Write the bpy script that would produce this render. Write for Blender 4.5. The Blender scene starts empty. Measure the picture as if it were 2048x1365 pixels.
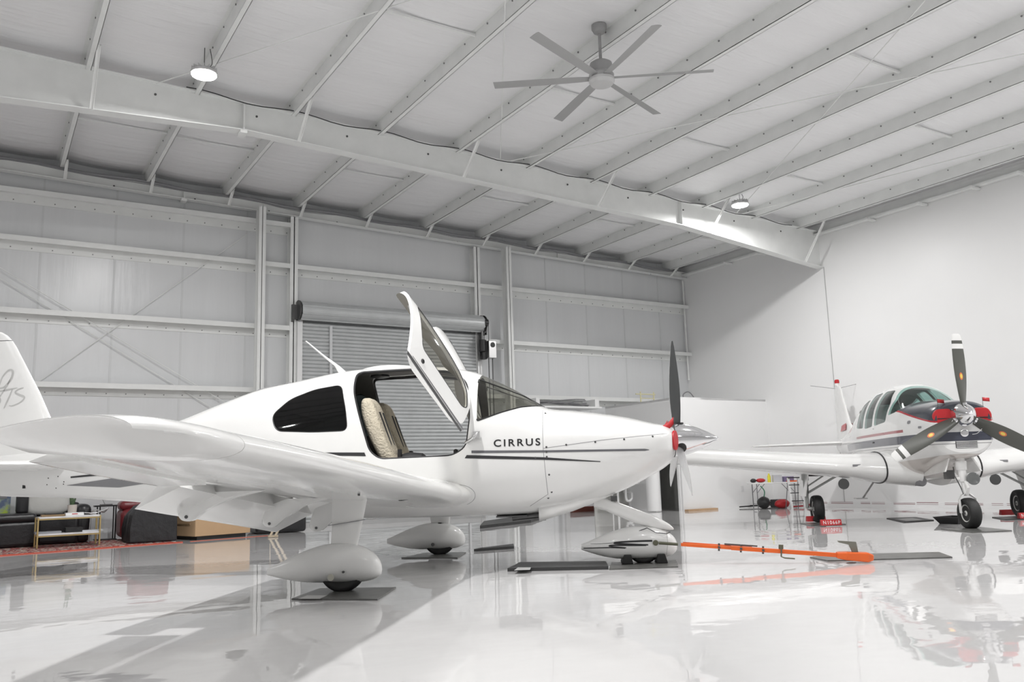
import bpy, bmesh, math, random
from mathutils import Vector, Matrix
from mathutils.bvhtree import BVHTree
random.seed(11)
SC = bpy.context.scene
COL = SC.collection
PI = math.pi
H = .87                                  # camera height above the floor
# ------------------------------------------------------------------ camera
FPX, YAW, PIT, ROLL = 1717.594, .55712, .15707, -.0308
_c, _s = math.cos(YAW), math.sin(YAW)
CF = Vector((_s*math.cos(PIT), _c*math.cos(PIT), math.sin(PIT)))
_r = Vector((_c, -_s, 0)); _u = _r.cross(CF)
CR = _r*math.cos(ROLL) + _u*math.sin(ROLL)
CU = -_r*math.sin(ROLL) + _u*math.cos(ROLL)
EYE = Vector((0, 0, H))
cam_d = bpy.data.cameras.new('camera'); cam = bpy.data.objects.new('camera', cam_d); COL.objects.link(cam)
cam.matrix_world = Matrix(((CR.x, CU.x, -CF.x, 0), (CR.y, CU.y, -CF.y, 0), (CR.z, CU.z, -CF.z, H), (0, 0, 0, 1)))
cam_d.sensor_width = 36; cam_d.lens = FPX/2048*36; cam_d.clip_end = 200; cam_d.clip_start = .05
SC.camera = cam
def at(px, py, x=None, y=None, z=None):
    """survey helper: the point seen at a photo pixel on a known wall / floor plane"""
    d = CF*FPX + CR*(px-1024) - CU*(py-682.5)
    t = x/d.x if x is not None else y/d.y if y is not None else (z-H)/d.z
    return EYE + d*t
def lerp(a, b, t): return a+(b-a)*t
# ------------------------------------------------------------------ materials
def M(name, rgb, rough=.5, metal=0., coat=0., spec=.5, bump=0., bs=20., var=0., vs=4., emit=0., stretch=None, detail=3.):
    m = bpy.data.materials.new(name); m.use_nodes = True
    nt = m.node_tree; N = nt.nodes; L = nt.links; b = N['Principled BSDF']
    if isinstance(rgb, (int, float)): rgb = (rgb, rgb, rgb)
    b.inputs['Base Color'].default_value = (*rgb, 1)
    b.inputs['Roughness'].default_value = rough; b.inputs['Metallic'].default_value = metal
    b.inputs['Coat Weight'].default_value = coat; b.inputs['Coat Roughness'].default_value = .05
    b.inputs['Specular IOR Level'].default_value = spec
    if emit:
        b.inputs['Emission Color'].default_value = (*rgb, 1); b.inputs['Emission Strength'].default_value = emit
    tc = N.new('ShaderNodeTexCoord'); mp = N.new('ShaderNodeMapping'); L.new(tc.outputs['Object'], mp.inputs[0])
    if stretch: mp.inputs['Scale'].default_value = stretch
    nz = N.new('ShaderNodeTexNoise'); nz.inputs['Scale'].default_value = vs; nz.inputs['Detail'].default_value = 4
    L.new(mp.outputs[0], nz.inputs['Vector'])
    rp = N.new('ShaderNodeValToRGB'); v = var if var else .015
    rp.color_ramp.elements[0].position = .3; rp.color_ramp.elements[1].position = .7
    rp.color_ramp.elements[0].color = tuple(max(0, c*(1-v)) for c in rgb)+(1,)
    rp.color_ramp.elements[1].color = tuple(min(1, c*(1+v)) for c in rgb)+(1,)
    L.new(nz.outputs['Fac'], rp.inputs[0]); L.new(rp.outputs[0], b.inputs['Base Color'])
    if bump:
        n2 = N.new('ShaderNodeTexNoise'); n2.inputs['Scale'].default_value = bs; n2.inputs['Detail'].default_value = detail
        L.new(mp.outputs[0], n2.inputs['Vector'])
        bp = N.new('ShaderNodeBump'); bp.inputs['Strength'].default_value = bump; bp.inputs['Distance'].default_value = .02
        L.new(n2.outputs['Fac'], bp.inputs['Height']); L.new(bp.outputs[0], b.inputs['Normal'])
    return m
def glass(name, tint, refl=.06):
    m = bpy.data.materials.new(name); m.use_nodes = True
    nt = m.node_tree; N = nt.nodes; L = nt.links; N.remove(N['Principled BSDF']); out = N['Material Output']
    t = N.new('ShaderNodeBsdfTransparent'); t.inputs[0].default_value = (*tint, 1)
    g = N.new('ShaderNodeBsdfGlossy'); g.inputs['Roughness'].default_value = .04; g.inputs[0].default_value = (1, 1, 1, 1)
    lw = N.new('ShaderNodeFresnel'); lw.inputs[0].default_value = 1.45
    mx = N.new('ShaderNodeMixShader'); ge = N.new('ShaderNodeNewGeometry'); k1 = N.new('ShaderNodeMath'); k1.operation = 'SUBTRACT'; k1.inputs[0].default_value = 1; L.new(ge.outputs['Backfacing'], k1.inputs[1]); k2 = N.new('ShaderNodeMath'); k2.operation = 'MULTIPLY'; L.new(lw.outputs[0], k2.inputs[0]); L.new(k1.outputs[0], k2.inputs[1]); L.new(k2.outputs[0], mx.inputs[0]); L.new(t.outputs[0], mx.inputs[1]); L.new(g.outputs[0], mx.inputs[2])
    L.new(mx.outputs[0], out.inputs[0]); return m
W_ = {}
paint = M('white_aircraft_paint', (.77, .77, .76), .22, coat=.6, bump=.015, bs=1.5)
steel_white = M('white_painted_steel', (.775, .785, .775), .38, bump=.02, bs=6, var=.03)
rubber = M('black_rubber', (.018, .018, .018), .62, bump=.15, bs=60)
black = M('black_plastic', (.015, .015, .016), .4)
blackmat = M('black_trim_matte', (.02, .02, .022), .6)
charcoal = M('charcoal_stripe_paint', (.028, .028, .03), .3, coat=.3)
grey_stripe = M('grey_stripe_paint', (.13, .13, .14), .3, coat=.3)
mid_grey = M('mid_grey_paint', (.22, .22, .23), .35)
chrome = M('polished_metal', (.82, .82, .83), .09, metal=1, var=.03)
alu = M('brushed_aluminium', (.62, .62, .62), .35, metal=1, bump=.05, bs=80)
dkmetal = M('dark_steel', (.12, .12, .12), .4, metal=.8)
red = M('red_vinyl', (.46, .015, .02), .45, bump=.1, bs=30)
redpaint = M('red_paint', (.45, .03, .04), .3, coat=.3)
orange = M('orange_paint', (.72, .115, .01), .35, coat=.3, var=.05)
yellow = M('yellow_paint', (.62, .58, .36), .5)
# ------------------------------------------------------------------ mesh builder
class MB:
    def __init__(s): s.v = []; s.f = []; s.m = []; s.mi = 0
    def add(s, vs, fs):
        o = len(s.v); s.v += [tuple(v) for v in vs]; s.f += [tuple(i+o for i in f) for f in fs]; s.m += [s.mi]*len(fs); return s
    def box(s, c, d, R=None, bev=0):
        x, y, z = d[0]/2, d[1]/2, d[2]/2
        P = [Vector((i*x, j*y, k*z)) for i in (-1, 1) for j in (-1, 1) for k in (-1, 1)]
        if R: P = [R @ p for p in P]
        P = [p+Vector(c) for p in P]
        return s.add(P, [(0, 1, 3, 2), (4, 6, 7, 5), (0, 4, 5, 1), (2, 3, 7, 6), (0, 2, 6, 4), (1, 5, 7, 3)])
    def bb(s, a, b):
        return s.box([(a[i]+b[i])/2 for i in range(3)], [abs(b[i]-a[i]) for i in range(3)])
    def rings(s, R, cap0=True, cap1=True, closed=False, loop=True):
        n = len(R[0]); V = [p for r in R for p in r]; F = []
        K = len(R)
        for k in range(K if closed else K-1):
            a = k*n; b = ((k+1) % K)*n
            for i in range(n if loop else n-1):
                j = (i+1) % n; F.append((a+i, a+j, b+j, b+i))
        if not closed:
            if cap0: F.append(tuple(range(n-1, -1, -1)))
            if cap1: F.append(tuple((K-1)*n+i for i in range(n)))
        return s.add(V, F)
    def cyl(s, p0, p1, r0, r1=None, n=16, cap=True):
        p0 = Vector(p0); p1 = Vector(p1); r1 = r0 if r1 is None else r1
        d = (p1-p0).normalized(); a = d.orthogonal().normalized(); b = d.cross(a)
        R = [[p+(a*math.cos(t*2*PI/n)+b*math.sin(t*2*PI/n))*r for t in range(n)] for p, r in ((p0, r0), (p1, r1))]
        return s.rings(R, cap, cap)
    def tube(s, path, r, n=8, closed=False):
        P = [Vector(p) for p in path]; R = []; K = len(P); prev = None
        for k in range(K):
            t = (P[(k+1) % K]-P[k-1]) if closed else (P[min(k+1, K-1)]-P[max(k-1, 0)])
            t.normalize()
            if prev is None: a = t.orthogonal().normalized()
            else: a = (prev-t*prev.dot(t)).normalized()
            prev = a; b = t.cross(a); rr = r[k] if isinstance(r, (list, tuple)) else r
            R.append([P[k]+(a*math.cos(i*2*PI/n)+b*math.sin(i*2*PI/n))*rr for i in range(n)])
        return s.rings(R, closed=closed)
    def lathe(s, prof, o=(0, 0, 0), ax=(1, 0, 0), n=32):
        ax = Vector(ax).normalized(); a = ax.orthogonal().normalized(); b = ax.cross(a); o = Vector(o)
        R = [[o+ax*h+(a*math.cos(i*2*PI/n)+b*math.sin(i*2*PI/n))*max(r, 1e-4) for i in range(n)] for h, r in prof]
        return s.rings(R)
    def prism(s, poly, fn, a, b):
        """poly of 2-D points; fn(u, v, w) -> 3-D; extruded w from a to b"""
        n = len(poly); V = [fn(u, v, a) for u, v in poly]+[fn(u, v, b) for u, v in poly]
        F = [tuple(range(n-1, -1, -1)), tuple(range(n, 2*n))]+[(i, (i+1) % n, n+(i+1) % n, n+i) for i in range(n)]
        return s.add(V, F)
    def mirror_y(s):
        s.v = [(x, -y, z) for x, y, z in s.v]; s.f = [tuple(reversed(f)) for f in s.f]; return s
    def build(s, name, mat, parent=None, smooth=30, bevel=0, fix=True):
        me = bpy.data.meshes.new(name); me.from_pydata(s.v, [], s.f)
        for i, p in enumerate(me.polygons): p.material_index = s.m[i]
        if fix:
            bm = bmesh.new(); bm.from_mesh(me); bmesh.ops.recalc_face_normals(bm, faces=bm.faces); bm.to_mesh(me); bm.free()
        me.update()
        for m_ in (mat if isinstance(mat, (list, tuple)) else [mat]): me.materials.append(m_)
        o = bpy.data.objects.new(name, me); COL.objects.link(o)
        if parent is not None: o.parent = parent
        if smooth: shade(me, smooth)
        if bevel:
            b = o.modifiers.new('b', 'BEVEL'); b.width = bevel; b.segments = 2; b.limit_method = 'ANGLE'; b.angle_limit = .6
        return o
def shade(me, ang=30):
    me.polygons.foreach_set('use_smooth', [True]*len(me.polygons))
    try: me.set_sharp_from_angle(angle=math.radians(ang))
    except Exception: pass
def tag(o, label=None, cat=None, group=None, kind=None):
    if label: o['label'] = label
    if cat: o['category'] = cat
    if group: o['group'] = group
    if kind: o['kind'] = kind
    return o
def empty(name, loc=(0, 0, 0), rz=0, label=None, cat=None, group=None, kind=None):
    o = bpy.data.objects.new(name, None); COL.objects.link(o); o.location = loc; o.rotation_euler = (0, 0, rz)
    return tag(o, label, cat, group, kind)
def copy_tree(o, parent=None):
    c = o.copy(); COL.objects.link(c)
    if parent is not None: c.parent = parent
    for ch in list(o.children): copy_tree(ch, c)
    return c
def evalmesh(o):
    bpy.context.view_layer.update()
    dg = bpy.context.evaluated_depsgraph_get()
    return bpy.data.meshes.new_from_object(o.evaluated_get(dg))
def cut(o, cutter, op='DIFFERENCE'):
    par = o.parent; o.parent = None
    m = o.modifiers.new('c', 'BOOLEAN'); m.object = cutter; m.operation = op; m.solver = 'EXACT'
    me = evalmesh(o); o.modifiers.clear(); o.data = me; o.parent = par
def drop(*os):
    for o in os: bpy.data.objects.remove(o, do_unlink=True)
def pchip(xs, ys):
    n = len(xs); h = [xs[i+1]-xs[i] for i in range(n-1)]; d = [(ys[i+1]-ys[i])/h[i] for i in range(n-1)]
    m = [d[0]]+[0 if d[i-1]*d[i] <= 0 else 2*d[i-1]*d[i]/(d[i-1]+d[i]) for i in range(1, n-1)]+[d[-1]]
    def f(x):
        x = min(max(x, xs[0]), xs[-1]); i = 0
        while i < n-2 and x > xs[i+1]: i += 1
        t = (x-xs[i])/h[i]; t2 = t*t; t3 = t2*t
        return (2*t3-3*t2+1)*ys[i]+(t3-2*t2+t)*h[i]*m[i]+(-2*t3+3*t2)*ys[i+1]+(t3-t2)*h[i]*m[i+1]
    return f
def round_poly(P, r=.03, k=4):
    out = []; n = len(P)
    for i in range(n):
        a, b, c = Vector(P[i-1]), Vector(P[i]), Vector(P[(i+1) % n])
        ra = min(r, (a-b).length*.45, (c-b).length*.45)
        p, q = b+(a-b).normalized()*ra, b+(c-b).normalized()*ra
        for j in range(k+1):
            t = j/k; out.append(tuple(p*(1-t)**2+b*2*t*(1-t)+q*t*t))
    return out
def cr(P, k=6, closed=False):
    P = [Vector(p) for p in P]; n = len(P); out = []
    for i in range(n if closed else n-1):
        if closed: a, b, c, d = P[i-1], P[i], P[(i+1) % n], P[(i+2) % n]
        else: a, b, c, d = P[max(i-1, 0)], P[i], P[i+1], P[min(i+2, n-1)]
        for j in range(k):
            t = j/k; out.append(.5*((2*b)+(c-a)*t+(2*a-5*b+4*c-d)*t*t+(3*b-a-3*c+d)*t**3))
    if not closed: out.append(P[-1])
    return out
def airfoil(s, t, camber=.02):
    yt = 5*t*(.2969*math.sqrt(s)-.126*s-.3516*s*s+.2843*s**3-.1015*s**4)
    p = .4; yc = camber/p**2*(2*p*s-s*s) if s < p else camber/(1-p)**2*((1-2*p)+2*p*s-s*s)
    return yc, yt
def foil_ring(xle, y, z, c, t, s1=1., n=16, camber=.02, s0=0.):
    R = []
    for i in range(n+1):
        s = s1-(s1-s0)*(1-math.cos(PI*(1-i/n)/1))/2 if False else s0+(s1-s0)*(.5*(1+math.cos(PI*i/n)))
        yc, yt = airfoil(s, t, camber); R.append(Vector((xle-c*s, y, z+c*(yc+yt))))
    for i in range(1, n+1 if s1 < 1 else n):
        s = s0+(s1-s0)*(.5*(1-math.cos(PI*i/n)))
        yc, yt = airfoil(s, t, camber); R.append(Vector((xle-c*s, y, z+c*(yc-yt))))
    return R
def surf_cast(bvh, o, d):
    r = bvh.ray_cast(Vector(o), Vector(d)); return r[0], r[1]
def bvh_of(*objs):
    vs = []; fs = []
    for o in objs:
        k = len(vs); vs += [v.co.copy() for v in o.data.vertices]; fs += [tuple(i+k for i in p.vertices) for p in o.data.polygons]
    return BVHTree.FromPolygons(vs, fs)
def decal(name, me_pts, faces, bvh, side, mat, parent, off=.0025, axis='y'):
    """drape a flat outline (x, z) on the side of a body"""
    V = []
    for u, v in me_pts:
        if axis == 'y': hit, nrm = surf_cast(bvh, (u, side*3, v), (0, -side, 0))
        else: hit, nrm = surf_cast(bvh, (u, v, -2), (0, 0, 1))
        if hit is None: hit = Vector((u, side*.3, v)) if axis == 'y' else Vector((u, v, .8)); nrm = Vector((0, side, 0))
        if axis == 'y' and nrm.y*side < 0: nrm = -nrm
        if axis != 'y' and nrm.z > 0: nrm = -nrm
        V.append(hit+nrm*off)
    b = MB(); b.add(V, faces); return b.build(name, mat, parent, smooth=0, fix=False)
def strip_decal(name, top, bot, bvh, side, mat, parent, n=40, m=3, **k):
    """band between two polylines given as lists of (x, z)"""
    def samp(P, t):
        P = [Vector(p) for p in P]; L = [0]
        for i in range(1, len(P)): L.append(L[-1]+(P[i]-P[i-1]).length)
        d = t*L[-1]
        for i in range(1, len(P)):
            if d <= L[i] or i == len(P)-1:
                return P[i-1].lerp(P[i], (d-L[i-1])/max(L[i]-L[i-1], 1e-9))
    pts = []; F = []
    for i in range(n+1):
        a, b = samp(top, i/n), samp(bot, i/n)
        for j in range(m+1): pts.append(tuple(a.lerp(b, j/m)))
    for i in range(n):
        for j in range(m):
            q = i*(m+1)+j; F.append((q, q+1, q+m+2, q+m+1))
    return decal(name, pts, F, bvh, side, mat, parent, **k)
def text_mesh(txt, w, h, spacing=1.2, bold=.0):
    cu = bpy.data.curves.new('t', 'FONT'); cu.body = txt; cu.space_character = spacing; cu.offset = bold; cu.resolution_u = 4
    o = bpy.data.objects.new('t', cu); COL.objects.link(o); me = evalmesh(o); drop(o)
    vs = [v.co.copy() for v in me.vertices]; fs = [tuple(p.vertices) for p in me.polygons]
    x0 = min(v.x for v in vs); x1 = max(v.x for v in vs); y0 = min(v.y for v in vs); y1 = max(v.y for v in vs)
    P = [((v.x-x0)/(x1-x0)*w, (v.y-y0)/(y1-y0)*h) for v in vs]
    return P, fs
# ================================================================== THE HANGAR
D, WX = 17.2, 16.3
XL, YF = -14., -14.
def zroof(x): return 6.92-.0287*(x-1.05) if x > -4 else 6.92+.0287*5.05-.0287*(-4-x)   # insulation underside
def struct(o, k='structure'): o['kind'] = k; return o
# floor: glossy white epoxy with slow ripples
fm = M('glossy_white_epoxy_floor', (.62, .615, .615), .02, spec=.75, var=.02, vs=.8)
def epoxy():
    nt = fm.node_tree; N = nt.nodes; L = nt.links; b = N['Principled BSDF']
    tc = N.new('ShaderNodeTexCoord'); mp = N.new('ShaderNodeMapping'); mp.inputs['Scale'].default_value = (.9, 1.3, 1); L.new(tc.outputs['Object'], mp.inputs[0])
    n1 = N.new('ShaderNodeTexNoise'); n1.inputs['Scale'].default_value = 1.1; n1.inputs['Detail'].default_value = 3.5; L.new(mp.outputs[0], n1.inputs[0])
    bp = N.new('ShaderNodeBump'); bp.inputs['Strength'].default_value = .22; bp.inputs['Distance'].default_value = .02
    L.new(n1.outputs['Fac'], bp.inputs['Height']); L.new(bp.outputs[0], b.inputs['Normal'])
    b.inputs['IOR'].default_value = 1.55
epoxy()
floor = struct(MB().bb((XL-.3, YF-.3, -.2), (WX+.3, D+.3, 0)).build('floor', fm, smooth=0))
# liner fabric of the back wall: vertical seams and streaky gloss
liner = M('white_vinyl_wall_liner', (.67, .68, .69), .28, spec=.5, bump=.35, bs=1.6, var=.02, vs=1.2, stretch=(2.6, 1, .22), detail=5)
board = M('white_painted_wallboard', (.80, .80, .80), .42, bump=.02, bs=3, var=.01, vs=1)
struct(MB().bb((XL, D, 0), (WX, D+.2, 8)).build('wall_back', liner, smooth=0))
struct(MB().bb((WX, YF, 0), (WX+.2, D+.2, 8)).build('wall_right', board, smooth=0))
struct(MB().bb((XL-.2, YF, 0), (XL, D+.2, 8)).build('wall_left', board, smooth=0))
struct(MB().bb((XL-.2, YF-.2, 0), (WX+.2, YF, 8)).build('wall_front', board, smooth=0))
# roof insulation, sagging a little between purlins
insul = M('white_vinyl_roof_insulation', (.81, .81, .82), .42, bump=1., bs=3.2, var=.02, vs=1, stretch=(.3, 2.6, 1), detail=5)
PX0, PDX = 1.05, 1.46
xs = []; k = -10
b = MB(); cols = []
x = XL
while x < WX+.01: cols.append(x); x += PDX/6
cols.append(WX+.2)
def zsag(x):
    u = ((x-PX0)/PDX) % 1; return zroof(x)-.05*math.sin(PI*u)**.6
rows = [YF+(D+.2-YF)*j/40 for j in range(41)]
V = [(x, y, zsag(x)) for y in rows for x in cols]; n = len(cols)
F = [(j*n+i, j*n+i+1, (j+1)*n+i+1, (j+1)*n+i) for j in range(40) for i in range(n-1)]
b.add(V, F); o = struct(b.build('ceiling', insul)); md = o.modifiers.new('s', 'SOLIDIFY'); md.thickness = .1; md.offset = 1
if o.data.polygons[0].normal.z < 0: md.offset = -1
# eave side: thin seams on the back wall liner
seam = M('wall_liner_seam_tape', (.62, .63, .635), .4)
bs_ = MB()
for i in range(-9, 14):
    xx = .75+1.22*i
    if XL < xx < 5.2 or xx > 10.2 and xx < WX: bs_.bb((xx, D-.006, .1), (xx+.035, D+.01, 6.7))
struct(bs_.build('trim_1', seam, smooth=0))
# horizontal Z girts along the back wall
ORD = ['lowest', 'second', 'third', 'fourth']
bolt = M('zinc_bolt', (.25, .25, .25), .4, metal=.6)
def girt(name, z, x0, x1, label):
    b = MB()
    b.bb((x0, D-.21, z-.012), (x1, D, z))                      # web seen from below
    b.bb((x0, D-.215, z-.045), (x1, D-.205, z+.05))             # lip at the front
    b.bb((x0, D-.014, z-.17), (x1, D, z))                       # flange on the wall
    o = b.build(name, steel_white, smooth=0); struct(o); o['label'] = label
    c = MB(); x = math.ceil(x0)+.1
    while x < x1: c.cyl((x, D-.014, z-.12), (x, D-.022, z-.12), .012, n=6); x += .33
    c.build('bolt_row', bolt, o, smooth=0)
    return o
DX0, DX1 = 5.42, 9.72                                          # jambs of the roller door opening
G = {'top': 6.17, 'upper': 5.3, 'middle': 4.0, 'lower': 2.72, 'low': 1.4}
for nm, z in G.items():
    segs = [(XL, DX0-.05), (DX1+.05, WX)] if nm in ('middle', 'lower', 'low') else [(XL, WX)] if nm == 'upper' else [(XL, DX0-.05)]
    for i, (a, c) in enumerate(segs):
        side = 'full length' if nm == 'upper' else ('between columns and roller door, on the lounge side' if i == 0 else 'between roller door and corner room')
        girt('wall_girt', z, a, c, f'{nm} white steel girt on the back wall, {side}')
# columns (H sections) on the back wall
def column(xc, w, dep, top, label):
    b = MB(); y1 = D-.02
    b.bb((xc-w/2, y1-dep, 0), (xc+w/2, y1-dep+.014, top)); b.bb((xc-w/2, y1-.214, 0), (xc+w/2, y1-.2, top)); b.bb((xc-.006, y1-dep, 0), (xc+.006, y1-.2, top))
    b.bb((xc-w/2-.04, y1-dep-.04, 0), (xc+w/2+.04, y1, .02))
    o = b.build('wall_column', steel_white, smooth=0); struct(o); o['label'] = label
column(4.62, .14, .42, 6.42, 'white steel column left of the roller door')
column(10.42, .14, .42, 6.25, 'white steel column between roller door and corner room')
column(-5.2, .19, .42, 6.6, 'white steel column near the lounge')
for xx, t in ((5.34, 6.36), (9.68, 6.22)):
    b = MB(); b.bb((xx-.08, D-.22, 0), (xx+.08, D-.205, t)); b.bb((xx-.01, D-.22, 0), (xx+.01, D, t)); b.bb((xx-.08, D-.02, 0), (xx+.08, D, t))
    o = struct(b.build('door_jamb_post', steel_white, smooth=0)); o['label'] = 'steel channel post beside the roller door, ' + ('hinge-bracket side' if xx < 7 else 'motor side')
# rafters: tapered I-sections parallel to the back wall
def rafter(name, y, bot, fl, label, top_off=.24):
    b = MB(); X = [p[0] for p in bot]
    xs = sorted(set(X+[XL, WX]+[lerp(XL, WX, i/20) for i in range(21)]))
    zb = lambda x: (lambda i: lerp(bot[i][1], bot[i+1][1], (x-bot[i][0])/(bot[i+1][0]-bot[i][0])))(max(i for i in range(len(bot)-1) if bot[i][0] <= x+1e-6 or i == 0))
    zt = lambda x: zroof(x)-top_off
    def slab(w, f0, f1):
        R = [[Vector((x, y-w, f0(x))), Vector((x, y+w, f0(x))), Vector((x, y+w, f1(x))), Vector((x, y-w, f1(x)))] for x in xs]
        b.rings(R)
    slab(.005, zb, zt); slab(fl, lambda x: zb(x)-.012, zb); slab(fl, zt, lambda x: zt(x)+.012)
    for x in (3.15, 12.0):
        for s in (-1, 1): b.bb((x-.01, y, zb(x)), (x+.01, y+s*fl, zt(x)))
    b.bb((3.1, y-fl, zb(3.15)-.06), (3.2, y+fl, zb(3.15)))
    o = struct(b.build(name, steel_white, smooth=0)); o['label'] = label
    c = MB(); 
    for i in range(10):
        x = 1.9+i*1.46; c.cyl((x, y-.005, zt(x)-.15), (x, y-.014, zt(x)-.15), .018, n=8)
    c.build('rod_hole', dkmetal, o, smooth=0)
    return zb
YR = 12.62
zb1 = rafter('roof_rafter', YR, [(XL, 5.6), (0, 6.03), (3.15, 6.19), (12.0, 5.86), (WX, 5.42)], .10, 'deep white steel rafter crossing the hangar in front of the end bay')
zb2 = rafter('roof_rafter', D-.16, [(XL, 6.75), (0, 6.52), (WX, 6.1)], .08, 'shallow white steel rafter against the back wall')
rafter('roof_rafter', 2.6, [(XL, 5.6), (0, 6.03), (3.15, 6.19), (12.0, 5.86), (WX, 5.42)], .10, 'deep white steel rafter over the camera bay')
# purlins: Z sections running to the back wall
for k in range(-9, 11):
    x = PX0+PDX*k
    if x < -11: continue
    zt = zroof(x)-.012; zb = zt-.235
    b = MB(); y0, y1 = YF+.1, D-.05
    b.bb((x-.07, y0, zb), (x-.064, y1, zt)); b.bb((x-.07, y0, zb), (x, y1, zb+.008)); b.bb((x-.13, y0, zt-.008), (x-.064, y1, zt)); b.bb((x-.006, y0, zb), (x, y1, zb+.02))
    y = 1.
    o = struct(b.build('roof_purlin', steel_white, smooth=0))
    o['label'] = 'white steel roof purlin number %d counted from the right wall' % (11-k) if k >= 0 else 'white steel roof purlin out beyond the lounge side'
    c = MB(); y = 4.
    while y < D-.3: c.cyl((x-.071, y, zt-.045), (x-.082, y, zt-.045), .013, n=6); y += .62
    c.build('bolt_row', bolt, o, smooth=0)
    # flange braces down to the rafters
    for (yy, zbf, every) in ((YR, zb1, 2), (D-.16, zb2, 1)):
        if k % every: continue
        if k < 0: continue
        t = MB(); zl = zbf(x)-.01; dy = .62 if yy == YR else .34; P0 = Vector((x+.02, yy-.10, zl)); P1 = Vector((x+.02, yy-.10-dy, zb+.06)); dd = P1-P0; rot = Matrix.Rotation(math.atan2(-dd.y, dd.z), 3, 'X')
        t.box((P0+P1)/2, (.05, .010, dd.length), rot); t.box((P0+P1)/2+Vector((.022, 0, 0)), (.008, .045, dd.length), rot)
        o2 = struct(t.build('flange_brace', steel_white, smooth=0)); o2['label'] = 'small steel brace from rafter to purlin, %s' % ('deep rafter' if yy == YR else 'back wall rafter')
# sag angles between purlins and rod bracing
sg = MB()
for (k, yy) in ((2, 9.3), (3, 14.8), (4, 10.), (5, 14.8), (6, 7.), (6, 10.4), (7, 14.8), (8, 8.), (8, 10.7), (9, 14.6), (0, 14.8), (1, 14.8)):
    x = PX0+PDX*k; z = zroof(x)-.1; sg.bb((x-.06, yy-.02, z-.02), (x+PDX-.07, yy+.02, z+.01))
struct(sg.build('trim_2', steel_white, smooth=0))
rod = MB()
def zr(x, y, d=.16): return (x, y, zroof(x)-d)
for a, c in (((1.9, YR-.05), (7.7, 2.6)), ((7.7, YR-.05), (1.9, 2.6)), ((7.8, YR-.05), (13.6, 2.6)), ((13.6, YR-.05), (7.8, 2.6)), ((13.7, YR-.05), (16., 2.6))):
    rod.cyl(zr(*a, .24), zr(*c, .24), .009, n=6)
struct(rod.build('trim_3', steel_white, smooth=0))
# rod bracing on the back wall
rod = MB(); rod.cyl((.3, D-.06, 2.3), (4.4, D-.06, 5.9), .008, n=6); rod.cyl((-2.5, D-.06, 6.2), (4.4, D-.06, 2.0), .008, n=6); rod.cyl((-2.3, D-.1, 6.2), (4.5, D-.1, 2.2), .008, n=6)
struct(rod.build('trim_4', steel_white, smooth=0))
# eave strut and conduit along the right wall
b = MB(); b.bb((WX-.16, YF+.1, 6.16), (WX-.02, D-.2, 6.17)); b.bb((WX-.02, YF+.1, 6.17), (WX-.005, D-.2, 6.37)); b.bb((WX-.16, YF+.1, 6.17), (WX-.15, D-.2, 6.2))
struct(b.build('trim_5', steel_white, smooth=0))
for i, yy in enumerate((15.3, 14.2, 11.1, 9.9, 8.8, 7.9)):
    b = MB(); b.bb((WX-.35, yy-.03, 6.1), (WX-.02, yy+.03, 6.14)); b.cyl((WX-.2, yy-.0, 6.09), (WX-.2, yy, 6.1), .03, n=10)
    o = struct(b.build('eave_clip', steel_white, smooth=0)); o['label'] = 'small eave clip under the roof edge over the white right wall'
# thin grey seam line down the right wall under the rafter and corner conduit
b = MB(); b.bb((WX-.012, YR-.1, 0), (WX+.01, YR-.085, 5.42)); struct(b.build('trim_6', M('wall_seam_grey', (.45, .45, .45), .5), smooth=0))
pth = [at(1318, 400, y=D-.12)+Vector((0, 0, 0))]
b = MB(); b.cyl((WX-.08, D-.12, 6.05), (WX-.08, D-.12, 3.35), .022, n=10); b.cyl((WX-.08, D-.12, 3.35), (WX-.08, D-.12, 3.3), .03, n=10)
struct(b.build('trim_7', steel_white))
# black cable drooping along the rafter tops
b = MB(); P = []
for i in range(0, 60):
    x = 2.3+i*.22; u = ((x-PX0)/PDX) % 1
    P.append((x, YR-.13, zroof(x)-.245+.03*math.cos(2*PI*u)))
b.tube(P, .008, 6); struct(b.build('trim_12', black))
b = MB(); P = [(-1+i*.4, D-.3, zroof(-1+i*.4)-.26-.02*math.sin(i*1.3)) for i in range(43)]
b.tube(P, .035, 8); b.tube([(p[0], p[1]-.05, p[2]-.05+.02*math.sin(p[0]*2)) for p in P], .008, 6)
tag(b.build('conduit_bundle', mid_grey), 'dark grey conduit run under the roof along the back wall', 'conduit')
# baseboard lettered cove strips along the right wall
b = MB(); b.bb((WX-.015, YF, 0), (WX, 14.4, .11)); struct(b.build('baseboard_right', board, smooth=0))
tp = MB()
rnd = random.Random(5); yy = 3.
while yy < 14:
    L_ = rnd.uniform(.15, .6)
    for z in (.07, .1): tp.bb((WX-.017, yy, z), (WX-.014, yy+L_, z+rnd.uniform(.005, .014)))
    yy += L_+rnd.uniform(.03, .25)
struct(tp.build('trim_8', M('printed_tape_maroon', (.3, .16, .17), .5), smooth=0))
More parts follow.
